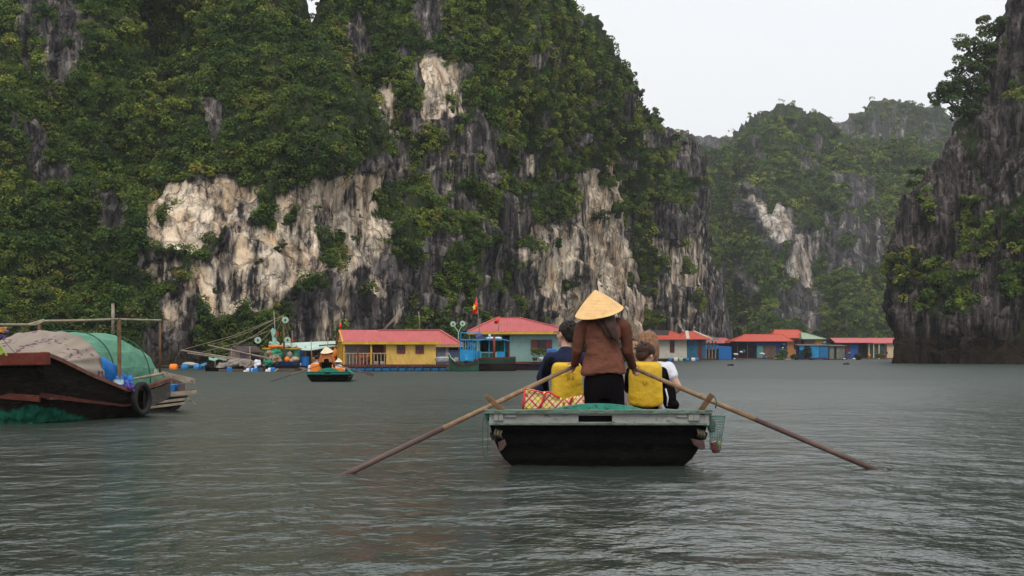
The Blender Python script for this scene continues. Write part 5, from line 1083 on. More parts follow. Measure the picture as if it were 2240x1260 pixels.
def house(label, px0, px1, Y, yaw, dep, floor_py, eave_py, ridge_py, wall, roof, kind='hip', over=.35, base=None, fascia=None, rw=None, waterY=None, drums=0, drum_px=None, opens=(), deck=(0, 0, .7), name='floating_house', ridge=None, side=None, solid=True, dm=None):
    x0, x1 = P(px0, 0, Y).x, P(px1, 0, Y).x; w_ = (x1 - x0) / math.cos(yaw); zf = H - (floor_py - HY) / F * Y; ze = H - (eave_py - HY) / F * Y; zr = H - (ridge_py - HY) / F * (Y + dep / 2)
    M = Matrix.Translation(((x0 + x1) / 2, Y, 0)) @ Matrix.Rotation(yaw, 4, 'Z'); rt = thing(name, label, 'house', ((x0 + x1) / 2, Y, 0)); hw = w_ / 2
    t = .08
    m = MB(M)
    for a, b in (((-hw, 0, zf), (hw, t, ze)), ((-hw, dep - t, zf), (hw, dep, ze)), ((hw - t, t, zf), (hw, dep - t, ze))): m.box(a, b)
    if side is None: m.box((-hw, t, zf), (-hw + t, dep - t, ze))
    if solid: m.build('wall', wall, rt)
    if side is not None: MB(M).box((-hw, t, zf), (-hw + t, dep - t, ze)).build('side_wall', side, rt)
    r = MB(M); o_ = over; e = ze - .03
    if kind == 'hip':
        i0, i1 = ridge or (-hw * .45, hw * .45); A = [(-hw - o_, -o_, e), (hw + o_, -o_, e), (hw + o_, dep + o_, e), (-hw - o_, dep + o_, e)]; R0, R1 = (i0, dep / 2, zr), (i1, dep / 2, zr)
        v = [r.v(p) for p in A] + [r.v(R0), r.v(R1)] + [r.v((p[0], p[1], p[2] - .06)) for p in A]
        for f in ((0, 1, 5, 4), (1, 2, 5), (2, 3, 4, 5), (3, 0, 4), (0, 6, 7, 1), (1, 7, 8, 2), (2, 8, 9, 3), (3, 9, 6, 0), (6, 9, 8, 7)): r.face([v[i] for i in f])
    elif kind == 'gable':
        for s in (0, 1):
            y0, y1 = (-o_, dep / 2) if s == 0 else (dep + o_, dep / 2); r.loft([[(x, y0, e - .0), (x, y1, zr), (x, y1, zr - .07), (x, y0, e - .07)] for x in (-hw - o_, hw + o_)])
        g = MB(M)
        for x in (-hw, hw): g.poly([(x, .02, ze - .06), (x, dep - .02, ze - .06), (x, dep / 2, zr - .1)], (t if x < 0 else -t, 0, 0))
        g.build('gable', side or wall, rt)
    else: r.loft([[(x, -o_, e), (x, dep + o_, zr), (x, dep + o_, zr - .07), (x, -o_, e - .07)] for x in (-hw - o_, hw + o_)])
    ro = r.build('roof', roof, rt)
    if kind in ('hip', 'gable'):
        cp = MB(M)
        if kind == 'hip':
            for a, b in ((A[0], R0), (A[3], R0), (A[1], R1), (A[2], R1), (R0, R1)): cp.beam(Vector(a) + Vector((0, 0, .02)), Vector(b) + Vector((0, 0, .03)), .16, .04)
        else: cp.beam((-hw - o_, dep / 2, zr + .01), (hw + o_, dep / 2, zr + .01), .24, .05)
        cp.build('ridge_cap', roof, ro)
    if fascia:
        f = MB(M); f.box((-hw - o_ - .02, -o_ - .03, e - .18), (hw + o_ + .02, -o_ + .0, e - .02)); f.box((-hw - o_ - .03, -o_, e - .18), (-hw - o_ + .0, dep + o_, e - .02)); f.build('fascia', fascia, rt)
    for op in opens:
        k, u0, u1, v0, v1 = op[:5]; mt = op[5] if len(op) > 5 else MAROON
        a, b = -hw + u0 * w_, -hw + u1 * w_; z0, z1 = zf + v0 * (ze - zf), zf + v1 * (ze - zf)
        if k == 'window':
            q = MB(M); fr = .05
            q.box((a, -.04, z0), (a + fr, -.002, z1)); q.box((b - fr, -.04, z0), (b, -.002, z1)); q.box((a + fr, -.04, z0), (b - fr, -.002, z0 + fr)); q.box((a + fr, -.04, z1 - fr), (b - fr, -.002, z1)); q.box(((a + b) / 2 - .02, -.04, z0 + fr), ((a + b) / 2 + .02, -.002, z1 - fr))
            win = q.build('window', mt, rt)
            MB(M).box((a + fr, -.018, z0 + fr), (b - fr, -.004, z1 - fr)).build('pane', GLASSD, win)
            if len(op) > 6:
                ww = (b - a) * .28
                for xa, xb in ((a - .02, a + ww), (b - ww, b + .02)):
                    q = MB(M); q.box((xa, -.07, z0), (xb, -.045, z1))
                    for j in range(2): q.box((xa + .06, -.082, z0 + (z1 - z0) * (.12 + .45 * j)), (xb - .06, -.071, z0 + (z1 - z0) * (.42 + .45 * j)))
                    q.build('shutter', mt, win)
            else:
                q = MB(M); q.box((a + fr, -.03, z0 + fr), ((a + b) / 2 - .03, -.02, z0 + (z1 - z0) * .45)); q.box(((a + b) / 2 + .03, -.03, z0 + fr), (b - fr, -.02, z0 + (z1 - z0) * .45)); q.build('shutter', mt, win)
        elif k == 'door': MB(M).box((a, -.03, z0 + .01), (b, -.003, z1)).build('door', mt, rt)
        elif k == 'dark': MB(M).box((a, -.02, z0 + .01), (b, -.004, z1)).build('opening_shade', INSHADE, rt)  # no real opening: dark slab on the closed wall paints its inner shade
        elif k == 'panel': MB(M).box((a, -.05, z0 + .01), (b, -.004, z1)).build('wall_panel', mt, rt)
        elif k == 'post': MB(M).box((a, -.30, z0 + .0), (b, -.22, z1)).build('post', mt, rt)
    # deck and floats
    dl, dr, df = deck; MB(M).box((-hw - dl, -df, zf - .14), (hw + dr, dep + .3, zf - .004)).build('deck', dm or DECKR, rt, bevel=.01)
    if drums:
        full = w_ + dl + dr; step = full / drums; rr_ = (zf - .15 + .08) / 2
        for i in range(drums):
            xa = -hw - dl + i * step; MB(M).tube([(xa + .05, -df + .32, rr_ - .09), (xa + .10, -df + .32, rr_ - .09), (xa + step - .10, -df + .32, rr_ - .09), (xa + step - .05, -df + .32, rr_ - .09)], [rr_ * .8, rr_, rr_, rr_ * .8], 14).build('float_drum', DRUM, rt, smooth=False)
    return rt, M, (hw, zf, ze, zr)
# yellow house
Yh = 84
yel, M, (hw, zf, ze, zr) = house('yellow plank floating house with pink roof, two maroon windows and open porch', 846, 953, Yh, .22, 3.2, 797, 746, 722, YEL, PINK, 'gable', over=.28, fascia=None, drums=0, deck=(2.75, .9, .55),
    opens=(('window', .21, .38, .46, .82), ('window', .585, .755, .46, .82)))
wL = 2.65; 
r = MB(M)
for s in (0, 1):
    y0, y1 = (-.28, 1.6) if s == 0 else (3.48, 1.6); r.loft([[(x, y0, ze - .03), (x, y1, zr), (x, y1, zr - .07), (x, y0, ze - .10)] for x in (-hw - wL, -hw - .284)])
r.build('roof', PINK, yel)
g = MB(M); g.poly([(-hw - wL + .1, .02, ze - .06), (-hw - wL + .1, 3.18, ze - .06), (-hw - wL + .1, 1.6, zr - .1)], (.06, 0, 0)); g.build('gable', YEL, yel)
g = MB(M)
for x in (-hw - wL + .12,): g.beam((x - .06, -.3, ze - .10), (x - .06, 1.6, zr - .06), .09, .12); g.beam((x - .06, 3.5, ze - .10), (x - .06, 1.6, zr - .06), .09, .12)
g.box((-hw - wL, -.30, ze - .20), (hw + .28, -.26, ze - .04)); g.build('fascia', YELT, yel)
for i, x in enumerate((-hw - wL + .1, -hw - wL * .66, -hw - wL * .36)): MB(M).box((x, -.16, zf), (x + .10, -.07, ze - .1)).build('porch_post', YELT if i != 1 else MAROON, yel)
for y in (.9, 1.9, 3.0): MB(M).box((-hw - wL + .08, y, zf), (-hw - wL + .18, y + .09, ze - .1)).build('porch_post', YELT, yel)
g = MB(M); g.box((-hw - wL + .2, -.15, zf + .62), (-hw - .02, -.09, zf + .68)); 
for i in range(12): x = -hw - wL + .25 + i * .205; g.box((x, -.14, zf), (x + .045, -.10, zf + .62))
g.build('railing', pm('bleached_wood', (.36, .25, .15), .8, .3, 5, .2), yel)
MB(M).box((-hw - wL * .86, 2.2, zf), (-hw - .75, 2.26, ze - .15)).build('back_sheet', pm('grey_sheet', (.36, .34, .32), .8, .12, 2, .5), yel)
MB(M).box((-hw - .72, .9, zf), (-hw - .06, .96, ze - .12)).build('door', MAROON, yel)
for i in range(14):
    x = -hw - 2.75 + i * .485
    if x > hw + .5: break
    MB(M).tube([(x + .02, -.30, .12), (x + .06, -.30, .12), (x + .42, -.30, .12), (x + .46, -.30, .12)], [.12, .155, .155, .12], 12).build('float_drum', DRUM, yel)
# things on the porch
for j, (px, py, mt, lab, sc) in enumerate(((787, 783, 'o', 'round orange life vests heaped on the porch rail', .25), (805, 781, 'o', 'second orange heap further right on the porch', .2), (790, 797, 'r', 'red basin on the porch floor', .2))):
    m = MB(); c = P(px, py, Yh - .1 if j < 2 else Yh + .6)
    for i in range(5): m.ell(c + Vector((random.uniform(-sc, sc), random.uniform(-.1, .1), random.uniform(-.05, .1))), (random.uniform(.12, .22), .12, random.uniform(.08, .14)), 9, 6)
    o = m.build('life_vest_heap', ORANGE if mt == 'o' else pm('red_plastic', (.55, .06, .04), .5), None, smooth=True); tag(o, lab, 'heap')
for px in (823, 836):
    pl = thing('potted_plant', 'low potted plant on the porch, %s' % ('nearer the door' if px > 830 else 'left of its neighbour'), 'plant', P(px, 798, Yh)); c = P(px, 794, Yh)
    MB().tube([c - Vector((0, 0, .15)), c + Vector((0, 0, .10))], [.11, .15], 12).build('pot', pm('white_tub', (.5, .5, .48)), pl, smooth=True)
    Vv, Fc, t2 = leaf_arrays(np.array([list(c + Vector((0, 0, .26)))]), np.array([.26]), np.array([[0, -.5, .5]]), 120, np.array([.05]), np.array([[.05, .10, .02]])); o = npmesh('foliage', Vv, Fc, LEAF, colattr=t2); adopt(o, pl)
# annex to its right
house('low grey-blue floating house with pink hipped roof right behind the yellow house', 956, 1003, 88, .0, 3.0, 797, 752, 722, pm('grey_blue_wall', (.16, .20, .26), .8, .15, 2, .2, stripes=('X', 1.2, .015)), PINK, 'hip', over=.25, ridge=(-1.3, -.6), fascia=pm('ochre_fascia', (.42, .28, .14)), deck=(.2, 1.2, .5),
      opens=(('panel', .40, .52, 0, .95, LILAC), ('dark', .56, .98, .68, .92), ('panel', .56, .98, .12, .66, pm('slate_blue', (.07, .10, .17)))))
cb = thing('tub', 'grey covered tub on the deck between yellow house and moored boats', 'tub', P(968, 795, 84.5)); c = P(968, 795, 84.5)
MB().tube([c, c + Vector((0, 0, .28))], [.42, .48], 20).build('tub_body', pm('grey_plastic', (.2, .24, .25)), cb, smooth=True); MB().ell(c + Vector((0, 0, .31)), (.5, .5, .10)).build('cover', pm('grey_cover', (.38, .36, .36)), cb, smooth=True)

# teal house
teal, M, (hw, zf, ze, zr) = house('pale teal floating house with pink hipped roof, yellow fascia and maroon shutters', 1042, 1236, 89.5, -.10, 5.2, 791, 724, 695, TEAL, PINK, 'hip', over=.5, ridge=(-1.75, -.35), fascia=YELT, deck=(.2, .8, .9),
    opens=(('dark', .29, .375, 0, .86), ('window', .62, .85, .33, .72, MAROON, 1)))
MB(M).box((-hw, -.35, .0), (hw * .9, -.2, zf - .16)).build('raft_side', pm('blue_red_raft', (.06, .05, .10), .8, .5, 2, .3, grime=.4, grimecol=(.20, .05, .04)), teal)
MB().box(P(1196, 787, 88.3), P(1218, 763, 88.9)).build('water_tank', BLUEP, teal, bevel=.05)
for i, (px, h) in enumerate(((1170, .34), (1184, .30))):
    pl = thing('potted_plant', ('taller' if i == 0 else 'shorter') + ' leafy potted plant under the maroon shuttered window', 'plant', P(px, 789, 88.4)); c = P(px, 784, 88.4)
    MB().tube([c - Vector((0, 0, .14)), c + Vector((0, 0, .08))], [.13, .18], 12).build('pot', pm('dark_pot', (.05, .05, .05)) if i == 0 else pm('white_tub', (.5, .5, .48)), pl, smooth=True)
    Vv, Fc, t2 = leaf_arrays(np.array([list(c + Vector((dx, 0, .25 + dz))) for dx, dz in ((0, 0), (.12, .2), (-.12, .12 + h * .4), (.2, .05))]), np.full(4, h * .75), np.tile([0, -.5, .5], (4, 1)), 60, np.full(4, .06), np.tile([.10, .14, .03], (4, 1))); o = npmesh('foliage', Vv, Fc, LEAF, colattr=t2); adopt(o, pl)

# boats in front of the teal house
CABB = pm('bright_blue_cabin', (.015, .23, .48), .6, .2, 3, .2); DGREEN = pm('dark_green_hull', (.012, .065, .040), .6, .3, 3, .2); DRED = pm('dark_red_line', (.17, .03, .03), .6, .3, 4, .1); PGREEN = pm('pale_green_gunwale', (.33, .47, .36), .7, .2, 4, .2)
def vessel(label, stn, Y, mats, name='fishing_boat', tilt=0.):
    """stn: (px, deck py, water half width m, deck half width m, y shift) along the boat"""
    rt = thing(name, label, 'boat', (P(sum(s[0] for s in stn) / len(stn), 0, Y).x, Y, 0)); bands = [(0., .25, mats[2]), (.25, .30, mats[3]), (.30, .36, mats[3]), (.36, .94, mats[1]), (.94, 1., mats[3])]
    def ring(s, t, inset=0):
        px, py, bw, dw, dy = s; top = P(px, py, Y + dy - dw); z = top.z * t - .12 * (1 - t); hw_ = bw + (dw - bw) * t ** .7; x = (px - 1120) / F * (Y + dy)
        return Vector((x, Y + dy - hw_ - inset, z)), Vector((x, Y + dy + hw_ + inset, z))
    m = MB(); rr = []
    for s in stn: a = [ring(s, t)[0] for t in (0, .3, .6, 1)]; b = [ring(s, t)[1] for t in (1, .6, .3, 0)]; rr.append(a + b)
    m.loft(rr); m.build('hull', mats[0], rt)
    for t0, t1, mt, nm in ((0., .16, mats[2], 'bottom_band'), (.62, .67, mats[3], 'stripe'), (.67, .93, mats[1], 'upper_band'), (.93, 1.03, mats[3], 'gunwale')):
        for side in (0, 1):
            m = MB(); m.loft([[ring(s, t0, .012)[side], ring(s, t1, .02)[side], ring(s, t1, -.04)[side], ring(s, t0, -.03)[side]] for s in stn]); m.build(nm, mt, rt)
    return rt
v1 = vessel('dark green fishing boat with bright blue cabin and red mast moored before the teal house', [(1046, 784, .5, .9, .9), (1075, 783, .8, 1.1, .9), (1105, 782, .8, 1.1, .9), (1128, 781, .5, .95, .9)], 84.2, (pm('blackish_brown_hull', (.016, .011, .010), .7, .4, 3, .2), DGREEN, pm('rust_bottom', (.06, .02, .015)), DRED))
v2 = vessel('small green and red wooden boat with a raised pale bow moored beside the blue cabin', [(982, 774, .02, .12, .6), (988, 783, .2, .42, .5), (998, 792, .45, .7, .5), (1015, 796, .6, .8, .5), (1035, 791, .55, .75, .5), (1047, 786, .35, .6, .5)], 82.6, (pm('mid_green_hull', (.03, .10, .06), .6, .25, 3, .2), DGREEN, DGREEN, DRED))
m = MB(); m.loft([[P(a, b, 82.3), P(a + 1, b - 2.2, 82.3), P(a + 1, b - 2.2, 82.5), P(a, b, 82.5)] for a, b in ((981, 773), (986, 783), (996, 792))]); m.build('bow_rail', PGREEN, v2)
MB().box(P(993, 790, 82.8), P(1003, 782, 83.3)).build('white_box', WHITEP, v2, bevel=.03)
# blue cabin
Yc = 84.6
def pbox(x0, y0, x1, y1, Y, d, nm, mt, par, bev=0): return MB().box(P(x0, y1, Y), P(x1, y0, Y) + Vector((0, d, 0))).build(nm, mt, par, bevel=bev)
pbox(1006, 765, 1036, 790, Yc, 1.6, 'cabin_wall', CABB, v1)
for i in range(6): pbox(1006.5 + i * 5.4, 744, 1008.6 + i * 5.4, 765, Yc, .08, 'cabin_bar', CABB, v1)
pbox(1006, 741.5, 1064, 744.5, Yc - .1, 1.9, 'cabin_roof', CABB, v1); pbox(1017, 775, 1024, 788, Yc - .04, .03, 'cabin_door', pm('lighter_blue', (.03, .33, .62)), v1)
pbox(1037, 750, 1040, 786, Yc, .1, 'cabin_post', CABB, v1); pbox(1041, 768, 1052, 786, Yc + .1, .1, 'side_panel', CABB, v1)
o = MB(); o.loft([[P(x, y, Yc + dy_) for dy_, y in ((-.2, y0), (-.2, y0 + 2.5), (1.8, y0 + 2.5), (1.8, y0))] for x, y0 in ((1043, 744), (1058, 741), (1080, 740), (1100, 741), (1113, 744))]); o.build('canopy', CABB, v1)
for x in (1047, 1069, 1103, 1112): pbox(x, 744, x + 1.8, 784, Yc + .1, .08, 'canopy_post', CABB if x != 1112 else MAROON, v1)
pbox(1053, 772, 1080, 784, Yc + .2, .06, 'green_panel', DGREEN, v1); pbox(1087, 769, 1103, 783, Yc + .2, .06, 'blue_panel', CABB, v1); pbox(1050, 745, 1110, 770, Yc + 1.2, .05, 'cabin_back', pm('deep_green_curtain', (.01, .10, .07), .8, .4, 3, .3, stripes=('X', 1.5, .03)), v1)
m = MB(); m.poly([P(1056, 745, Yc + .5), P(1070, 745, Yc + .5), P(1073, 768, Yc + .5), P(1052, 768, Yc + .5)], (0, .04, 0)); m.build('curtain', BLACKC, v1)
m = MB(); m.tube([P(1081, 790, Yc - .5), P(1081, 735, Yc - .5)], .07, 8); m.build('mast', DRED, v1, smooth=True)
MB().tube([P(1003, 742, Yc), P(1003, 725, Yc)], .03, 6).build('lamp_pole', PGREEN, v1); m = MB(); m.tube([P(1003, 727, Yc), P(993, 712, Yc)], .025, 6); m.tube([P(1003, 727, Yc), P(1011, 711, Yc)], .025, 6); m.build('lamp_arm', PGREEN, v1)
for x, y in ((991, 709), (1012, 707.5)):
    m = MB(); m.tube([P(x, y, Yc - .05), P(x, y, Yc + .05)], [.17, .10], 18); lm = m.build('lamp_dish', PGREEN, v1); MB().tube([P(x, y, Yc - .08), P(x, y, Yc - .051)], .05, 10).build('bulb', GLASSD, lm)
m = MB(); m.tube([P(1006, 728, Yc), P(1052, 728, Yc)], .03, 6)
for x in (1008, 1027, 1050): m.tube([P(x, 743, Yc), P(x, 727, Yc)], .025, 6)
m.build('roof_railing', CABB, v1); pbox(1040, 730, 1055, 739, Yc - .15, .04, 'signboard', pm('purple_sign', (.07, .05, .28), .6, .2, 6, 0), v1)
m = MB()
for i in range(3): m.beam(P(1042, 732.3 + i * 2.2, Yc - .17), P(1053 - i * 2, 732.3 + i * 2.2, Yc - .17), .01, .022)
m.build('faded_lettering', pm('pale_lilac', (.28, .26, .5), .6), v1)
m = MB()
for i in range(6): m.ell(P(random.uniform(1066, 1092), 740, Yc + .4), (.22, .2, .09), 8, 6)
m.build('roof_bundle', WHITEC, v1, smooth=True); MB().tube([P(1071, 739, Yc - .1), P(1071, 736, Yc - .1), P(1071.2, 731.5, Yc - .1)], [.05, .05, .09], 10).build('white_lamp', WHITEC, v1, smooth=True)
FLAGR = pm('red_flag', (.75, .035, .02), .7, .1, 4, .6); STAR = pm('yellow_star', (.85, .55, .03), .7)
def flag(label, base, top, corners, Y, star=True):
    rt = thing('flag', label, 'flag', P(*base, Y)); MB().tube([P(*base, Y), P(*top, Y)], [.03, .018], 6).build('pole', WOODG, rt, smooth=True); (a, b, c, d) = [P(*q, Y - .03) for q in corners]; m = MB(); rr = []
    for i in range(9):
        t = i / 8; rr.append([a.lerp(b, t).lerp(d.lerp(c, t), s) + Vector((0, .10 * math.sin(t * 7 + s * 3), .03 * math.sin(t * 9))) for s in [j / 8 for j in range(9)]])
    m.loft(rr, closed=False, cap=False); f = m.build('cloth', FLAGR, rt, smooth=True); s_l = f.modifiers.new('th', 'SOLIDIFY'); s_l.thickness = .01
    if star:
        cc = (a + b + c + d) / 4 + Vector((0, -.14, 0)); m = MB(); R_ = (b - a).length * .52; pts = []
        for i in range(10): r_ = R_ * (.42 if i % 2 == 0 else .17); an = math.pi / 2 + i * math.pi / 5 + .2; pts.append(cc + Vector((r_ * .55 * math.cos(an) - .10, 0, r_ * math.sin(an))))
        m.poly(pts, (0, .02, 0)); m.build('star', STAR, f)
    return rt
flag('large red flag with a yellow star flying over the teal house', (1050, 740), (1043, 650), [(1042, 650), (1032, 688), (1045, 686), (1045, 665)], 84.9)
flag('small plain red flag at the left hip of the teal house roof', (1090, 724), (1092, 691), [(1092, 691), (1080, 706), (1086, 711), (1092, 700)], 84.4, False)
o = flag('small red flag on a thin pole left of the yellow house', (746, 735), (744, 700), [(744, 703), (741, 716), (746, 722), (747, 712)], 86, False)
for (a, b, lab) in (((838, 722), (884, 671), 'long bamboo pole leaning up from behind the yellow house roof'), ((841, 722), (869, 692), 'shorter bamboo pole beside the long leaning one'), ((919, 722), (916, 681), 'upright thin pole behind the yellow house roof')):
    o = MB().tube([P(*a, 89), P(*b, 89)], [.04, .025], 6).build('bamboo_pole', WOODG, None, smooth=True); tag(o, lab, 'pole')

# ------------------------------------------------------------------ left cluster: raft shelter, fishing boat with booms, shack, skiff, floats
SHE = pm('pale_awning', (.42, .54, .48), .7, .15, 2, .5, bd=.06); POSTL = pm('bleached_post', (.42, .36, .34), .8)
sh = thing('raft_shelter', 'open raft shelter under a pale green-white awning left of the yellow house', 'shelter', P(690, 805, 88)); m = MB(); m.loft([[P(x, y0 + .8 * math.sin(x * .5), 86.5), P(x, y1, 88.5), P(x, y1 + 1, 88.5), P(x, y0 + 1.5 + .8 * math.sin(x * .5), 86.5)] for x, y0, y1 in ((622, 766, 751), (650, 766, 749), (680, 765, 748), (700, 763, 747), (730, 756, 746), (752, 752, 745))]); m.build('awning', SHE, sh)
for x in (652, 668, 700, 728, 748): MB().tube([P(x, 803, 87), P(x, 758, 87)], .05, 7).build('post', POSTL if x < 700 else WOODB, sh, smooth=True)
MB().box(P(630, 803, 86.4), P(756, 799, 89)).build('deck', DECKW, sh); MB().box(P(646, 800, 88.9), P(752, 764, 89)).build('back_screen', pm('dark_brown_screen', (.035, .025, .022), .9, .5, 2, .4), sh)
MB().beam(P(698, 756, 86.6), P(752, 752, 86.6), .08).build('awning_beam', DECKR, sh)
for i in range(9):
    x = 664 + i * 10 if i else 655; MB().tube([P(x - 5, 809, 86.2), P(x + 4, 809, 86.2)], .17, 12).build('float_drum', DRUM, sh)
bb = MB(); c = P(667, 801, 86.1); bb.tube([c, c + Vector((0, 0, .02)), P(667, 780, 86.1)], [.22, .27, .27], 18); o = bb.build('blue_barrel', BLUEP, None, smooth=False); tag(o, 'large deep blue barrel standing on the raft under the pale awning', 'barrel')
for i, px in enumerate((733, 741, 749)):
    m = MB(); c = P(px, 772, 86.2); m.ell(c, (.14, .08, .26)); m.ell(c + Vector((.04, 0, .16)), (.08, .06, .12)); o = m.build('life_vest', ORANGE, None, smooth=True); tag(o, ('leftmost hanging orange life vest, nearest the standing rower', 'middle one of three hanging orange life vests', 'rightmost hanging orange life vest, nearest the yellow porch')[i], 'life vest', 'orange life vests hung up in a row under the awning')
for i, (px, col) in enumerate(((684, 0), (690, 1), (697, 0))):
    m = MB(); m.ell(P(px, 788, 87.5), (.16, .12, .28)); m.ell(P(px, 776, 87.5), (.10, .10, .13)); o = remesh(m.build('hanging_clothes', (ORANGEC, BLACKC)[col], None, smooth=True), .03); tag(o, ('ochre bundle of clothes hanging under the awning, %s' % ('behind the passenger in white' if px < 690 else 'nearest the standing rower')) if col == 0 else 'black bundle of clothes hanging between two ochre ones', 'clothes')
# fishing boat with booms
CG = pm('cabin_green', (.06, .26, .17), .7, .25, 3, .2, grime=.15); BOOM = pm('boom_bamboo', (.27, .21, .17), .8, .3, 4, .2)
v3 = vessel('green fishing boat with long bamboo booms fanning out to the left', [(575, 797, .05, .15, .8), (590, 793, .4, .7, .8), (608, 790, .7, .9, .8), (635, 789, .7, .95, .8), (655, 789, .5, .8, .8)], 84.8, (pm('blackish_hull', (.02, .018, .022), .7, .4, 3, .2), BLD, BLACKC, pm('blue_line', (.02, .08, .2))))
pbox(577, 764, 650, 788, 85.2, 1.6, 'cabin_wall', CG, v3); pbox(573, 761, 650, 764, 85.0, 2, 'cabin_roof', YELT, v3); pbox(630, 768, 642, 776, 85.15, .05, 'cabin_window', INSHADE, v3)
m = MB(); m.ell(P(602, 775, 84.9), (.42, .3, .34)); rough(m.build('green_tarp_bundle', pm('strong_green_tarp', (.02, .22, .13), .6, .2, 4, .8, bd=.05), v3, smooth=True))
m = MB(); m.ell(P(592, 781, 84.7), (.32, .2, .36)); m.ell(P(604, 786, 84.6), (.3, .2, .2)); rough(m.build('net_bundle', pm('tan_net', (.30, .20, .13), .9, .3, 9, .6), v3, smooth=True))
m = MB(); m.ell(P(588, 794, 84.3), (.32, .2, .2)); rough(m.build('green_tarp_bundle', pm('strong_green_tarp', (.02, .22, .13)), v3, smooth=True), .4, .15)
m = MB(); m.ell(P(605, 758, 85.1), (.5, .3, .12)); rough(m.build('orange_bundle', ORANGE, v3, smooth=True), .3); m = MB(); m.ell(P(600, 752, 85.3), (.3, .3, .16)); m.ell(P(632, 757, 85.3), (.5, .3, .16)); rough(m.build('roof_bundle', SHE, v3, smooth=True), .4)
MB().tube([P(622, 792, 84.6), P(620, 688, 84.6)], [.07, .04], 8).build('mast', WOODB, v3, smooth=True); MB().tube([P(604, 757, 85), P(599, 680, 85)], [.035, .015], 6).build('antenna', POSTL, v3, smooth=True)
m = MB(); m.poly([P(592, 722, 84.9), P(596, 717, 84.9), P(602, 722, 84.9), P(603, 730, 84.9), P(599, 735, 84.9), P(609, 755, 84.9), P(597, 755, 84.9), P(595, 735, 84.9)], (0, .15, 0)); m.build('wrapped_sail', pm('mint_cloth', (.28, .50, .40), .8, .2, 4, .6), v3)
for x, y in ((624, 700), (564, 744), (629, 744)):
    lm = MB().tube([P(x, y, 84.4), P(x, y, 84.55)], [.20, .10], 16).build('lamp_dish', PGREEN, v3); MB().tube([P(x, y, 84.36), P(x, y, 84.399)], .06, 8).build('bulb', GLASSD, lm)
booms = [((570, 793), (396, 766), 84.0, .055), ((566, 795), (410, 772), 83.6, .04), ((594, 785), (455, 755), 86, .05), ((592, 787), (463, 757), 86.3, .035)]
for a, b, Yb, r_ in booms: MB().tube([P(*a, 84.4), P(*b, Yb)], [r_, r_ * .8], 7).build('boom', BOOM, v3, smooth=True)
for a, b, ya, yb in (((619, 691), (396, 766), 84.6, 84), ((619, 692), (500, 764), 84.6, 84), ((619, 690), (455, 757), 84.6, 86), ((594, 722), (440, 771), 85, 84), ((594, 722), (569, 748), 85, 84.5), ((619, 693), (600, 735), 84.6, 84.9), ((396, 766), (384, 783), 84, 84.5), ((620, 700), (640, 760), 84.6, 85.2)):
    pa, pb_ = P(*a, ya), P(*b, yb); mid = (pa + pb_) / 2 - Vector((0, 0, .06 * (pa - pb_).length * .5)); MB().tube([pa, mid, pb_], .017, 5).build('stay_rope', pm('tan_rope', (.27, .23, .15), .9, .3, 9, 0), v3, smooth=True)
for px, lab in ((606, 'small red flag on the booms boat'), (640, 'red pennant right of the mast of the booms boat')): flag(lab, (px - 1, 760), (px - 1, 722), [(px - 1, 724 if px < 610 else 740), (px + 4, 730 if px < 610 else 746), (px + 3, 735 if px < 610 else 748), (px - 1, 734 if px < 610 else 747)], 85.4, False)
# shack
house('small brown plank shack with grey roof and pale mint gable behind the booms', 528, 566, 90, .55, 2.2, 798, 768, 755, BRW, DKR, 'gable', over=.15, side=pm('pale_plank_wall', (.24, .18, .14), .85, .3, 2, .3, stripes=('Y', 1.2, .02)), deck=(.2, .2, .4), name='shack', opens=(('window', .02, .30, .60, .92, pm('violet_frame', (.10, .07, .22))), ('dark', .55, .95, .3, .8), ('panel', .1, .4, .0, .45, pm('dusty_pink', (.38, .22, .20)))))
# dark skiff and net pile
v4 = vessel('black wooden skiff moored left of the net pile', [(450, 798, .05, .25, .5), (458, 803, .4, .6, .5), (480, 805, .5, .7, .5), (510, 804, .5, .7, .5), (535, 801, .3, .5, .5)], 83.0, (BLACKC, BLACKC, BLACKC, pm('dark_line', (.03, .02, .03))), 'skiff')
m = MB(); rr = [[P(x, y, 84 + dy_) for dy_, y in ((0, y0), (.7, y0 - 5), (1.4, y0))] for x, y0 in ((457, 786), (468, 789), (478, 785), (496, 788))]; m = MB(); m.loft(rr, closed=False, cap=False)
o = m.build('mint_sheet', pm('mint_cloth', (.28, .50, .40)), None); sl = o.modifiers.new('t', 'SOLIDIFY'); sl.thickness = .03; tag(o, 'pale mint sheet stretched above the black skiff', 'sheet')
m = MB()
for i in range(16): t = i / 15; m.ell(P(480 + 82 * t, 806 - 7 * math.sin(math.pi * t) ** .7 - random.uniform(0, 4), 83.6 + .3 * math.sin(i)), (random.uniform(.2, .4), .3, .10 + .20 * math.sin(math.pi * t) ** .8), 10, 6)
o = remesh(m.build('net_pile', pm('grey_brown_net', (.26, .22, .19), .9, .3, 8, 1., stretch=(1, 1, 3), bd=.06), None, smooth=True), .05); dd_ = o.modifiers.new('lumps', 'DISPLACE'); dd_.texture = bpy.data.textures['lumps0.22']; dd_.strength = .35; dd_.texture_coords = 'GLOBAL'; tag(o, 'long heap of grey-brown fishing net on the raft', 'net')
lowraft = MB().box(P(478, 812, 82.8), P(660, 806, 85.5)).build('raft', DECKW, None); tag(lowraft, 'low dark timber raft carrying the net heap', 'raft')
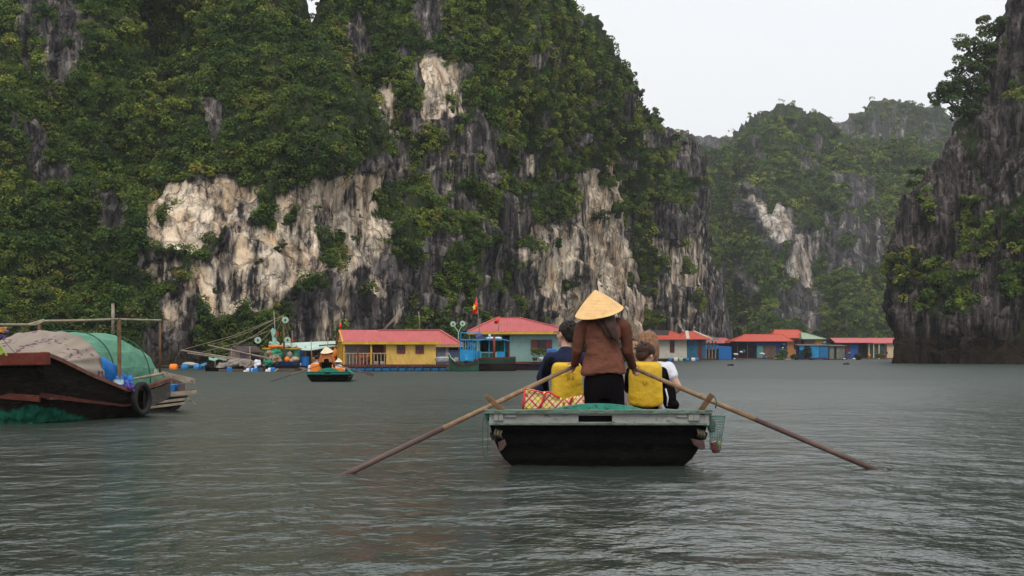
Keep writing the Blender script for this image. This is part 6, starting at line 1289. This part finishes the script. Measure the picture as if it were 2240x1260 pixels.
for i, (px, py, r_, c_, v, lab) in enumerate(((502, 810, .17, 'b', 1, 'short blue drum leaning on the raft below the net heap'), (536, 815, .13, 'w', 0, 'small round white float left of the barrel row'), (543, 813, .14, 'w', 1, 'white jug float leftmost of its row'), (548, 813, .14, 'b', 1, 'dark blue jug float between two white ones'), (553, 813, .13, 'w', 1, 'white jug float touching the big blue barrel'),
        (560, 812, .24, 'b', 1, 'big blue barrel upright in the water at the raft edge'), (582, 812, .12, 'w', 0, 'round white float right of the tyre'), (590, 812, .13, 'w', 1, 'white jug float left of the slim blue barrel'), (597, 811, .16, 'b', 1, 'slim blue barrel in the water by a tilted stick'), (562, 800, .0, 'w', 0, ''))):
    if not lab: continue
    Yd = 82.4; m = MB(); c = P(px, py, Yd)
    if v: m.tube([c - Vector((0, 0, .28)), c + Vector((0, 0, .12)), c + Vector((0, 0, .20))], [r_, r_, r_ * .6], 12)
    else: m.ell(c, r_)
    o = m.build('float_drum' if r_ > .15 else 'float', BLUEP if c_ == 'b' else WHITEC, None, smooth=not v); tag(o, lab, 'drum' if r_ > .15 else 'float')
m = MB(); rr = []; c = P(571, 808, 82.3)
for i in range(21): a = 2 * math.pi * i / 20; rr.append([c + Vector((math.cos(a), 0, math.sin(a))) * (.20 + .07 * math.cos(2*math.pi*j/8)) + Vector((0, .07 * math.sin(2*math.pi*j/8), 0)) for j in range(8)])
m.loft(rr, cap=False); o = m.build('tyre', RUBBER, None, smooth=True); tag(o, 'black tyre hanging on the raft right of the big blue barrel', 'tyre')
o = rough(MB().ell(P(563, 797, 83.2), (.22, .2, .26)).build('white_sack', WHITEC, None, smooth=True), .25); tag(o, 'rounded white sack on the right end of the net heap', 'sack')
for i, (px, py, w_, mt, lab) in enumerate(((380, 808, 16, 'o', 'orange float drum lying in the water at the far left'), (405, 809, 15, 'b', 'blue float drum right of the orange one'), (431, 809, 13, 'b', 'blue float drum left of its touching neighbour'), (443, 809, 9, 'b', 'short blue float drum nearest the black skiff'))):
    Yd = 92; m = MB(); a, b = P(px - w_ / 2, 801 + 0 * py, Yd), P(px + w_ / 2, 801, Yd); a.z = b.z = .12; d = (b - a) * .1; m.tube([a, a + d, b - d, b], [.2, .25, .25, .2], 14); o = m.build('float_drum', ORANGE if mt == 'o' else DRUM, None); tag(o, lab, 'drum')
for x0, x1, lab in ((352, 460, 'long low timber walkway on floats at the foot of the left cliff'),): o = MB().box(P(x0, 801, 93), P(x1, 799.5, 94)).build('walkway', DECKW, None); tag(o, lab, 'walkway')
m = MB(); m.poly([P(437, 801, 91.5), P(443, 795, 91.5), P(449, 793, 91.5), P(450, 801, 91.5)], (0, .5, 0)); o = m.build('blue_cover', pm('pale_blue_tarp', (.12, .30, .55)), None); tag(o, 'small pale blue folded tarp above the blue drums', 'tarp')


# more of the jumble left of the yellow house
def small(label, nm, cat, fn, mat, smooth=True, vox=0):
    m = MB(); fn(m); o = m.build(nm, mat, None, smooth=smooth)
    if vox: remesh(o, vox, 1)
    tag(o, label, cat); return o
TANP = pm('tan_cloth', (.42, .30, .20), .9, .3, 4, .5); DKBL = pm('dark_blue_cloth', (.02, .05, .14), .9, .3, 4, .5)
small('tilted boat hook leaning into the water left of the blue drums', 'boat_hook', 'pole', lambda m: m.tube([P(598, 815, 82.2), P(608, 806, 82.4)], .025, 6), POSTL)
small('dark dinghy hull drawn up behind the net heap', 'dinghy', 'boat', lambda m: m.loft([[P(x, y0, 86), P(x, y1, 86), P(x, y1, 87), P(x, y0, 87)] for x, y0, y1 in ((566, 790, 795), (580, 790, 800), (625, 790, 800), (648, 786, 796))]), pm('blackish_hull', (.02, .018, .022)))
small('orange float resting on the green boat deck beside the mast', 'float', 'float', lambda m: m.ell(P(628, 786, 84.0), .16), ORANGE)
small('tan tarp bundle on the stern of the booms boat', 'tarp_bundle', 'bundle', lambda m: (m.ell(P(645, 786, 84.3), (.3, .25, .16)), m.ell(P(638, 789, 84.3), (.25, .25, .10))), TANP, vox=.04)
small('grey plank lying along the raft edge under the awning', 'plank', 'plank', lambda m: m.beam(P(624, 804, 85.6), P(668, 806, 85.6), .12, .10), WOODG, False)
small('dark blue laundry hanging left under the awning', 'laundry', 'laundry', lambda m: m.loft([[P(x, 766, 86.4), P(x, 778 + (x % 3), 86.4), P(x, 778 + (x % 3), 86.45), P(x, 766, 86.45)] for x in (655, 658, 661, 664)]), DKBL, False)
small('white plastic jug standing by the blue barrel under the awning', 'jug', 'jug', lambda m: m.tube([P(656, 801, 86), P(656, 795, 86), P(656, 793, 86)], [.12, .12, .05], 10), WHITEC)
small('dark net ball hung beneath the lamp of the tall mast', 'net_ball', 'net', lambda m: m.ell(P(634, 776, 84.2), (.16, .14, .2)), pm('grey_brown_net', (.26, .22, .19)))
for i, (x, y0, y1, lb_) in enumerate(((505, 812, 762, 'thin stake rising through the net heap'), (548, 808, 758, 'thin stake in front of the brown shack'), (470, 806, 778, 'short stake on the black skiff'), (682, 800, 745, 'tall thin stake standing through the pale awning'), (716, 780, 738, 'bare stick above the standing rower of the middle boat'))):
    small(lb_, 'stake', 'stake', lambda m: m.tube([P(x, y0, 85.9), P(x + 1.5 * (-1) ** i, y1, 85.9)], .03, 6), WOODG)
small('yellow plastic basin on the raft behind the big blue barrel', 'basin', 'basin', lambda m: m.tube([P(575, 801, 84.3), P(575, 798, 84.3)], [.18, .26], 14), pm('yellow_plastic', (.6, .42, .04)))
small('folded grey tarp on the walkway at the cliff foot', 'tarp', 'tarp', lambda m: (m.ell(P(414, 797, 93.2), (.5, .3, .16)), m.ell(P(424, 798, 93.2), (.4, .3, .12))), pm('grey_sheet', (.36, .34, .32)), vox=.05)
# ------------------------------------------------------------------ far houses on the right
Yw = 192
wh, M, d_ = house('white floating house with red roof, dark patched slope and blue end wall', 1398, 1503, Yw, .10, 7, 784, 742, 724, WHW, REDR, 'hip', over=.8, ridge=(-1.2, 1.8), deck=(.3, 2.8, .6), opens=(('window', .64, .74, .30, .94), ('window', .30, .40, .30, .94)), drums=0)
hw, zf, ze, zr = d_
m = MB(M); m.poly([(-hw * .55, 1.25, ze + (zr - ze) * .42), (hw * .30, 1.25, ze + (zr - ze) * .42), (1.6, 3.3, zr + .04), (-1.0, 3.3, zr + .04)], (0, 0, .06)); m.build('dark_roof_patch', DKR, wh)
MB(M).box((hw + .01, .0, zf), (hw + 2.6, 6, ze - .05)).build('blue_wall', BLW, wh); MB(M).box((hw + 1.55, -.03, zf), (hw + 2.1, -.002, ze - .25)).build('door', MAROON, wh)
m = MB(M); m.loft([[(hw - 1.2, -.7, ze - .02), (hw + 3.5, -.7, ze - .02), (hw + 3.5, 6.5, ze - .02), (hw - 1.2, 6.5, ze - .02)], [(hw + .4, 2.4, zr - .05), (hw + 1.4, 2.4, zr - .05), (hw + 1.4, 3.6, zr - .05), (hw + .4, 3.6, zr - .05)]]); m.build('roof', REDR, wh)
m = MB(M); m.beam((hw + .0, -.75, ze + .04), (hw + .55, 2.5, zr + .02), .45, .05); m.beam((hw + 1.5, 2.5, zr + .02), (hw + 3.4, -.3, ze + .04), .45, .05); m.build('pale_ridge_strip', WHW, wh)
for i, (px, mt) in enumerate(((1466, 0), (1478, 1), (1489, 2), (1503, 0), (1516, 3), (1524, 0))): m = MB(); a = P(px - 4, 787.5, Yw - 1); b = P(px + 4, 787.5, Yw - 1); m.tube([a, b], .32, 10); m.build('float_drum', (DRUM, WHITEC, PGREEN, WHITEC)[mt], wh)
Yr = 232
house('low pink roofed shed between the white house and the long red roofed house', 1548, 1606, Yr + 8, 0, 5, 784, 750, 739, BRW, PINKF, 'hip', over=.5, deck=(.3, .3, .5), opens=(('dark', .3, .5, 0, .8), ('panel', .05, .28, .5, .95, pm('pale_boards', (.38, .35, .27))), ('dark', .62, .9, 0, .85)))
bs, M, _ = house('bright blue tarpaulin covered raft box in front of the pink roofed shed', 1572, 1600, Yr - 6, 0, 2.5, 786, 759, 758, BLUET, BLUET, 'flat', over=.05, deck=(3.2, .2, .3), name='tarp_hut'); m = MB(M); m.box((-4.4, -.05, 1.75), (-1.1, .05, 2.4)); m.build('blue_awning', BLUET, bs); m = MB(M); m.box((-4.4, .4, .3), (-1.2, .5, 1.7)); m.build('back_shade_panel', INSHADE, bs)  # dark rear panel paints the shade below the blue awning
for x in (-4.3, -3., -1.6): MB(M).box((x, -.04, .3), (x + .1, .04, 1.8)).build('post', BLUET, bs)
house('long floating house with red hipped roof, blue front and dark open bays', 1612, 1722, Yr, 0, 7, 783, 746, 731, BLD, REDR, 'hip', over=.8, ridge=(-2.2, 4.0), deck=(.6, .4, .8), opens=(('dark', .0, .38, 0, .90), ('panel', .40, .52, 0, .72, pm('teal_door', (.12, .30, .27))), ('panel', .53, .78, 0, .75, BRW), ('dark', .88, .96, 0, .75), ('post', .0, .012, 0, 1, WOODB), ('post', .20, .212, 0, 1, WOODB)))
house('taller orange floating house with red hipped roof behind the long one', 1702, 1762, Yr + 6, 0, 7, 783, 739, 721, ORW, REDR, 'hip', over=1.0, ridge=(-2.2, 1.6), deck=(.3, .3, .5), opens=(('window', .58, .72, .42, .86), ('dark', .0, .2, 0, .8)))
house('brown floating house with sloping pale green roof', 1760, 1799, Yr + 3, 0, 6, 783, 741, 728, BRW, GNR, 'hip', over=.5, ridge=(-1.4, -.8), deck=(.3, .3, .5), opens=(('panel', .60, .98, .45, .93, pm('mustard_board', (.45, .22, .02))), ('dark', .0, .35, .0, .5)))
bx, M, _ = house('row of bright and dark blue tarpaulin boxes on a raft', 1749, 1812, Yr - 8, 0, 3, 784, 755, 753, BLD, pm('grey_tin', (.12, .12, .11)), 'flat', over=.2, deck=(.3, .3, .5), name='tarp_hut', opens=(('panel', .36, .68, 0.05, .95, pm('sky_blue_tarp', (.02, .26, .55), .6, .2, 2, .4)), ('panel', .70, .99, .05, .95, pm('mid_blue_tarp', (.015, .15, .34), .6, .2, 2, .4)), ('panel', .0, .16, .6, .97, pm('sky_blue_tarp', (.02, .26, .55))), ('dark', .16, .35, 0, .97)))
house('low grey shed with green-grey doors beside the blue boxes', 1814, 1848, Yr - 6, 0, 3, 785, 756, 754, GRW, pm('brown_tin', (.13, .09, .06)), 'flat', over=.3, deck=(.3, .3, .5), name='shed', opens=(('panel', .02, .28, 0, .9, pm('sage_door', (.17, .21, .16))), ('dark', .32, .45, 0, .9), ('panel', .5, .64, 0, .9, pm('sage_door', (.17, .21, .16)))))
house('blue floating house with long pink roof and open porch', 1836, 1896, Yr + 6, 0, 6, 783, 749, 739, BLD, PINKF, 'gable', over=.9, deck=(.8, .3, .5), opens=(('panel', .40, .66, .0, .95, pm('vivid_blue', (.02, .10, .36), .8, .2, 2, .2)), ('dark', .0, .22, 0, .85), ('dark', .70, 1., 0, .95), ('panel', .23, .36, .3, .85, DRED)))
house('last floating house with pink roof and cream end by the dark right cliff', 1899, 1972, Yr + 6, 0, 6, 783, 750, 739, CREAM, PINKF, 'gable', over=.5, deck=(.3, .3, .5), opens=(('panel', .02, .50, 0, .92, pm('dark_green_glass', (.03, .07, .06))), ('post', .0, .03, 0, 1, CREAM), ('post', .14, .17, 0, 1, CREAM), ('post', .30, .33, 0, 1, CREAM), ('dark', .35, .46, 0, .9), ('panel', .50, .56, .0, .9, DRED)))
o = MB().box(P(1801, 751, Yr + 12), P(1826, 747, Yr + 15)).build('blue_roof', pm('light_blue_sheet', (.18, .34, .55), .6, .2, 2, .2), None); tag(o, 'light blue tin sheet between the green roof and the pink roof', 'sheet')
# bushes, jugs and clutter on the far rafts
CLT = [(1711, 779, 1.5, (.10, .15, .03), 'yellowish green bush in a tub before the blue wall'), (1766, 771, 1.2, (.03, .055, .02), 'dark round bush beside the sky blue tarp'), (1741, 781, .8, (.06, .09, .03), 'small green bush by the grey boards'), (1880, 783, .9, (.05, .07, .03), 'low green bush under the pink roofed porch'), (1927, 780, .8, (.16, .16, .03), 'yellow flowering bush at the last house')]
for px, py, r_, tn, lab in CLT:
    pl = thing('bush', lab, 'bush', P(px, 786, Yr - 9)); c = P(px, py, Yr - 9); cs = np.array([list(c + Vector((random.uniform(-.5, .5) * r_, 0, random.uniform(-.3, .4) * r_))) for _ in range(4)]); Vv, Fc, t2 = leaf_arrays(cs, np.full(4, r_ * .6), np.tile([0, -.5, .5], (4, 1)), 70, np.full(4, .2), np.tile(tn, (4, 1))); o = npmesh('foliage', Vv, Fc, LEAF, colattr=t2); adopt(o, pl); MB().tube([P(px, 786, Yr - 9), c], .1, 6).build('stem', BARK, pl)
cl_ = [('white foam box on the raft before the dark bays', 1609, 775, 14, 5, WHITEC), ('red and white jug before the brown doors', 1668, 774, 13, 6, WHITEC), ('blue drum below the brown doors', 1676, 783, 8, 7, DRUM), ('white board lying at the water edge', 1697, 785, 14, 4, WHITEC), ('cream box at the edge below the orange house', 1724, 786, 16, 3, CREAM), ('grey foam heap under the blue boxes', 1774, 786, 12, 3, WHITEC),
       ('round white jug beside the blue tarp hut', 1607, 785, 7, 5, WHITEC), ('tiny white float below the last shed', 1847, 785, 8, 3, WHITEC), ('white sack under the porch', 1868, 785, 8, 4, WHITEC), ('grey bin on the porch raft', 1858, 773, 7, 8, GRW), ('orange crate by the cream post', 1901, 778, 6, 8, ORANGE), ('pale tub near the right end of the rafts', 1925, 785, 8, 6, WHITEC),
       ('white shirt hung before the blue wall', 1713, 763, 5, 9, WHITEC), ('grey shirt hung higher before the blue wall', 1715, 754, 4, 6, GRW), ('orange box in front of the grey boards', 1739, 774, 5, 6, ORANGE), ('dark blue crate at the foot of the cliff', 1940, 772, 6, 8, BLD), ('white tarp bundle behind the blue hut', 1620, 770, 12, 6, WHITEC), ('blue bundle beside the white tarp bundle', 1628, 768, 6, 8, DRUM)]
for lab, px, py, w_, h_, mt in cl_:
    a, b = P(px - w_ / 2, py + h_ / 2, Yr - 7), P(px + w_ / 2, py - h_ / 2, Yr - 7); c = (a + b) / 2; m = MB()
    for q in range(3): m.ell(c + Vector((random.uniform(-.2, .2) * (b.x - a.x), 0, random.uniform(-.12, .12) * (b.z - a.z))), ((b.x - a.x) * random.uniform(.28, .42), .35, (b.z - a.z) * random.uniform(.34, .48)), 10, 6)
    o = remesh(m.build('bundle', mt, None, smooth=True), .09, 1); tag(o, lab, 'bundle')
# grey lean-to roof and racks beside the white house
rk = thing('drying_rack', 'grey timber rack and netting between white house and pink shed', 'rack', P(1560, 785, 215)); m = MB()
for i in range(6): m.tube([P(1530 + i * 7, 784, 215), P(1531 + i * 7 + random.uniform(-2, 2), 742 + random.uniform(-3, 4), 215)], .12, 5)
m.tube([P(1520, 728, 215), P(1572, 742, 215)], .12, 5); m.tube([P(1512, 731, 215), P(1560, 746, 215)], .12, 5); m.build('rack_poles', WOODG, rk); m = MB(); m.loft([[P(x, y, 214), P(x, y + 3, 214), P(x, y + 3, 217), P(x, y, 217)] for x, y in ((1546, 745), (1560, 743), (1580, 747))]); m.build('rack_sheet', pm('grey_sheet', (.36, .34, .32)), rk)
# floats and float line on the open water
for px, py, lab in ((1598, 800, 'small dark float to the left on the float line'), (1851, 797.5, 'dark double float on the float line near the cliff')):
    Yd = WY(py); m = MB(); m.ell(P(px - 3, py - 1, Yd), (.18, .15, .10)); m.ell(P(px + 3, py - 1.5, Yd), (.18, .15, .12)); o = m.build('float', RUBBER, None, smooth=True); tag(o, lab, 'float')

# ------------------------------------------------------------------ haze
def haze():
    m = bpy.data.materials.new('haze'); m.use_nodes = True; t = m.node_tree; t.nodes.clear(); o = t.nodes.new('ShaderNodeOutputMaterial'); v = t.nodes.new('ShaderNodeVolumePrincipled')
    v.inputs['Density'].default_value = .00022; v.inputs['Color'].default_value = (.9, .93, .97, 1); v.inputs['Anisotropy'].default_value = .2; t.links.new(v.outputs[0], o.inputs['Volume'])
    mb = MB(); mb.box((-1700, -120, -22), (1700, 1650, 230)); ob = mb.build('haze', m); tag(ob, kind='stuff'); ob.visible_shadow = True
haze()
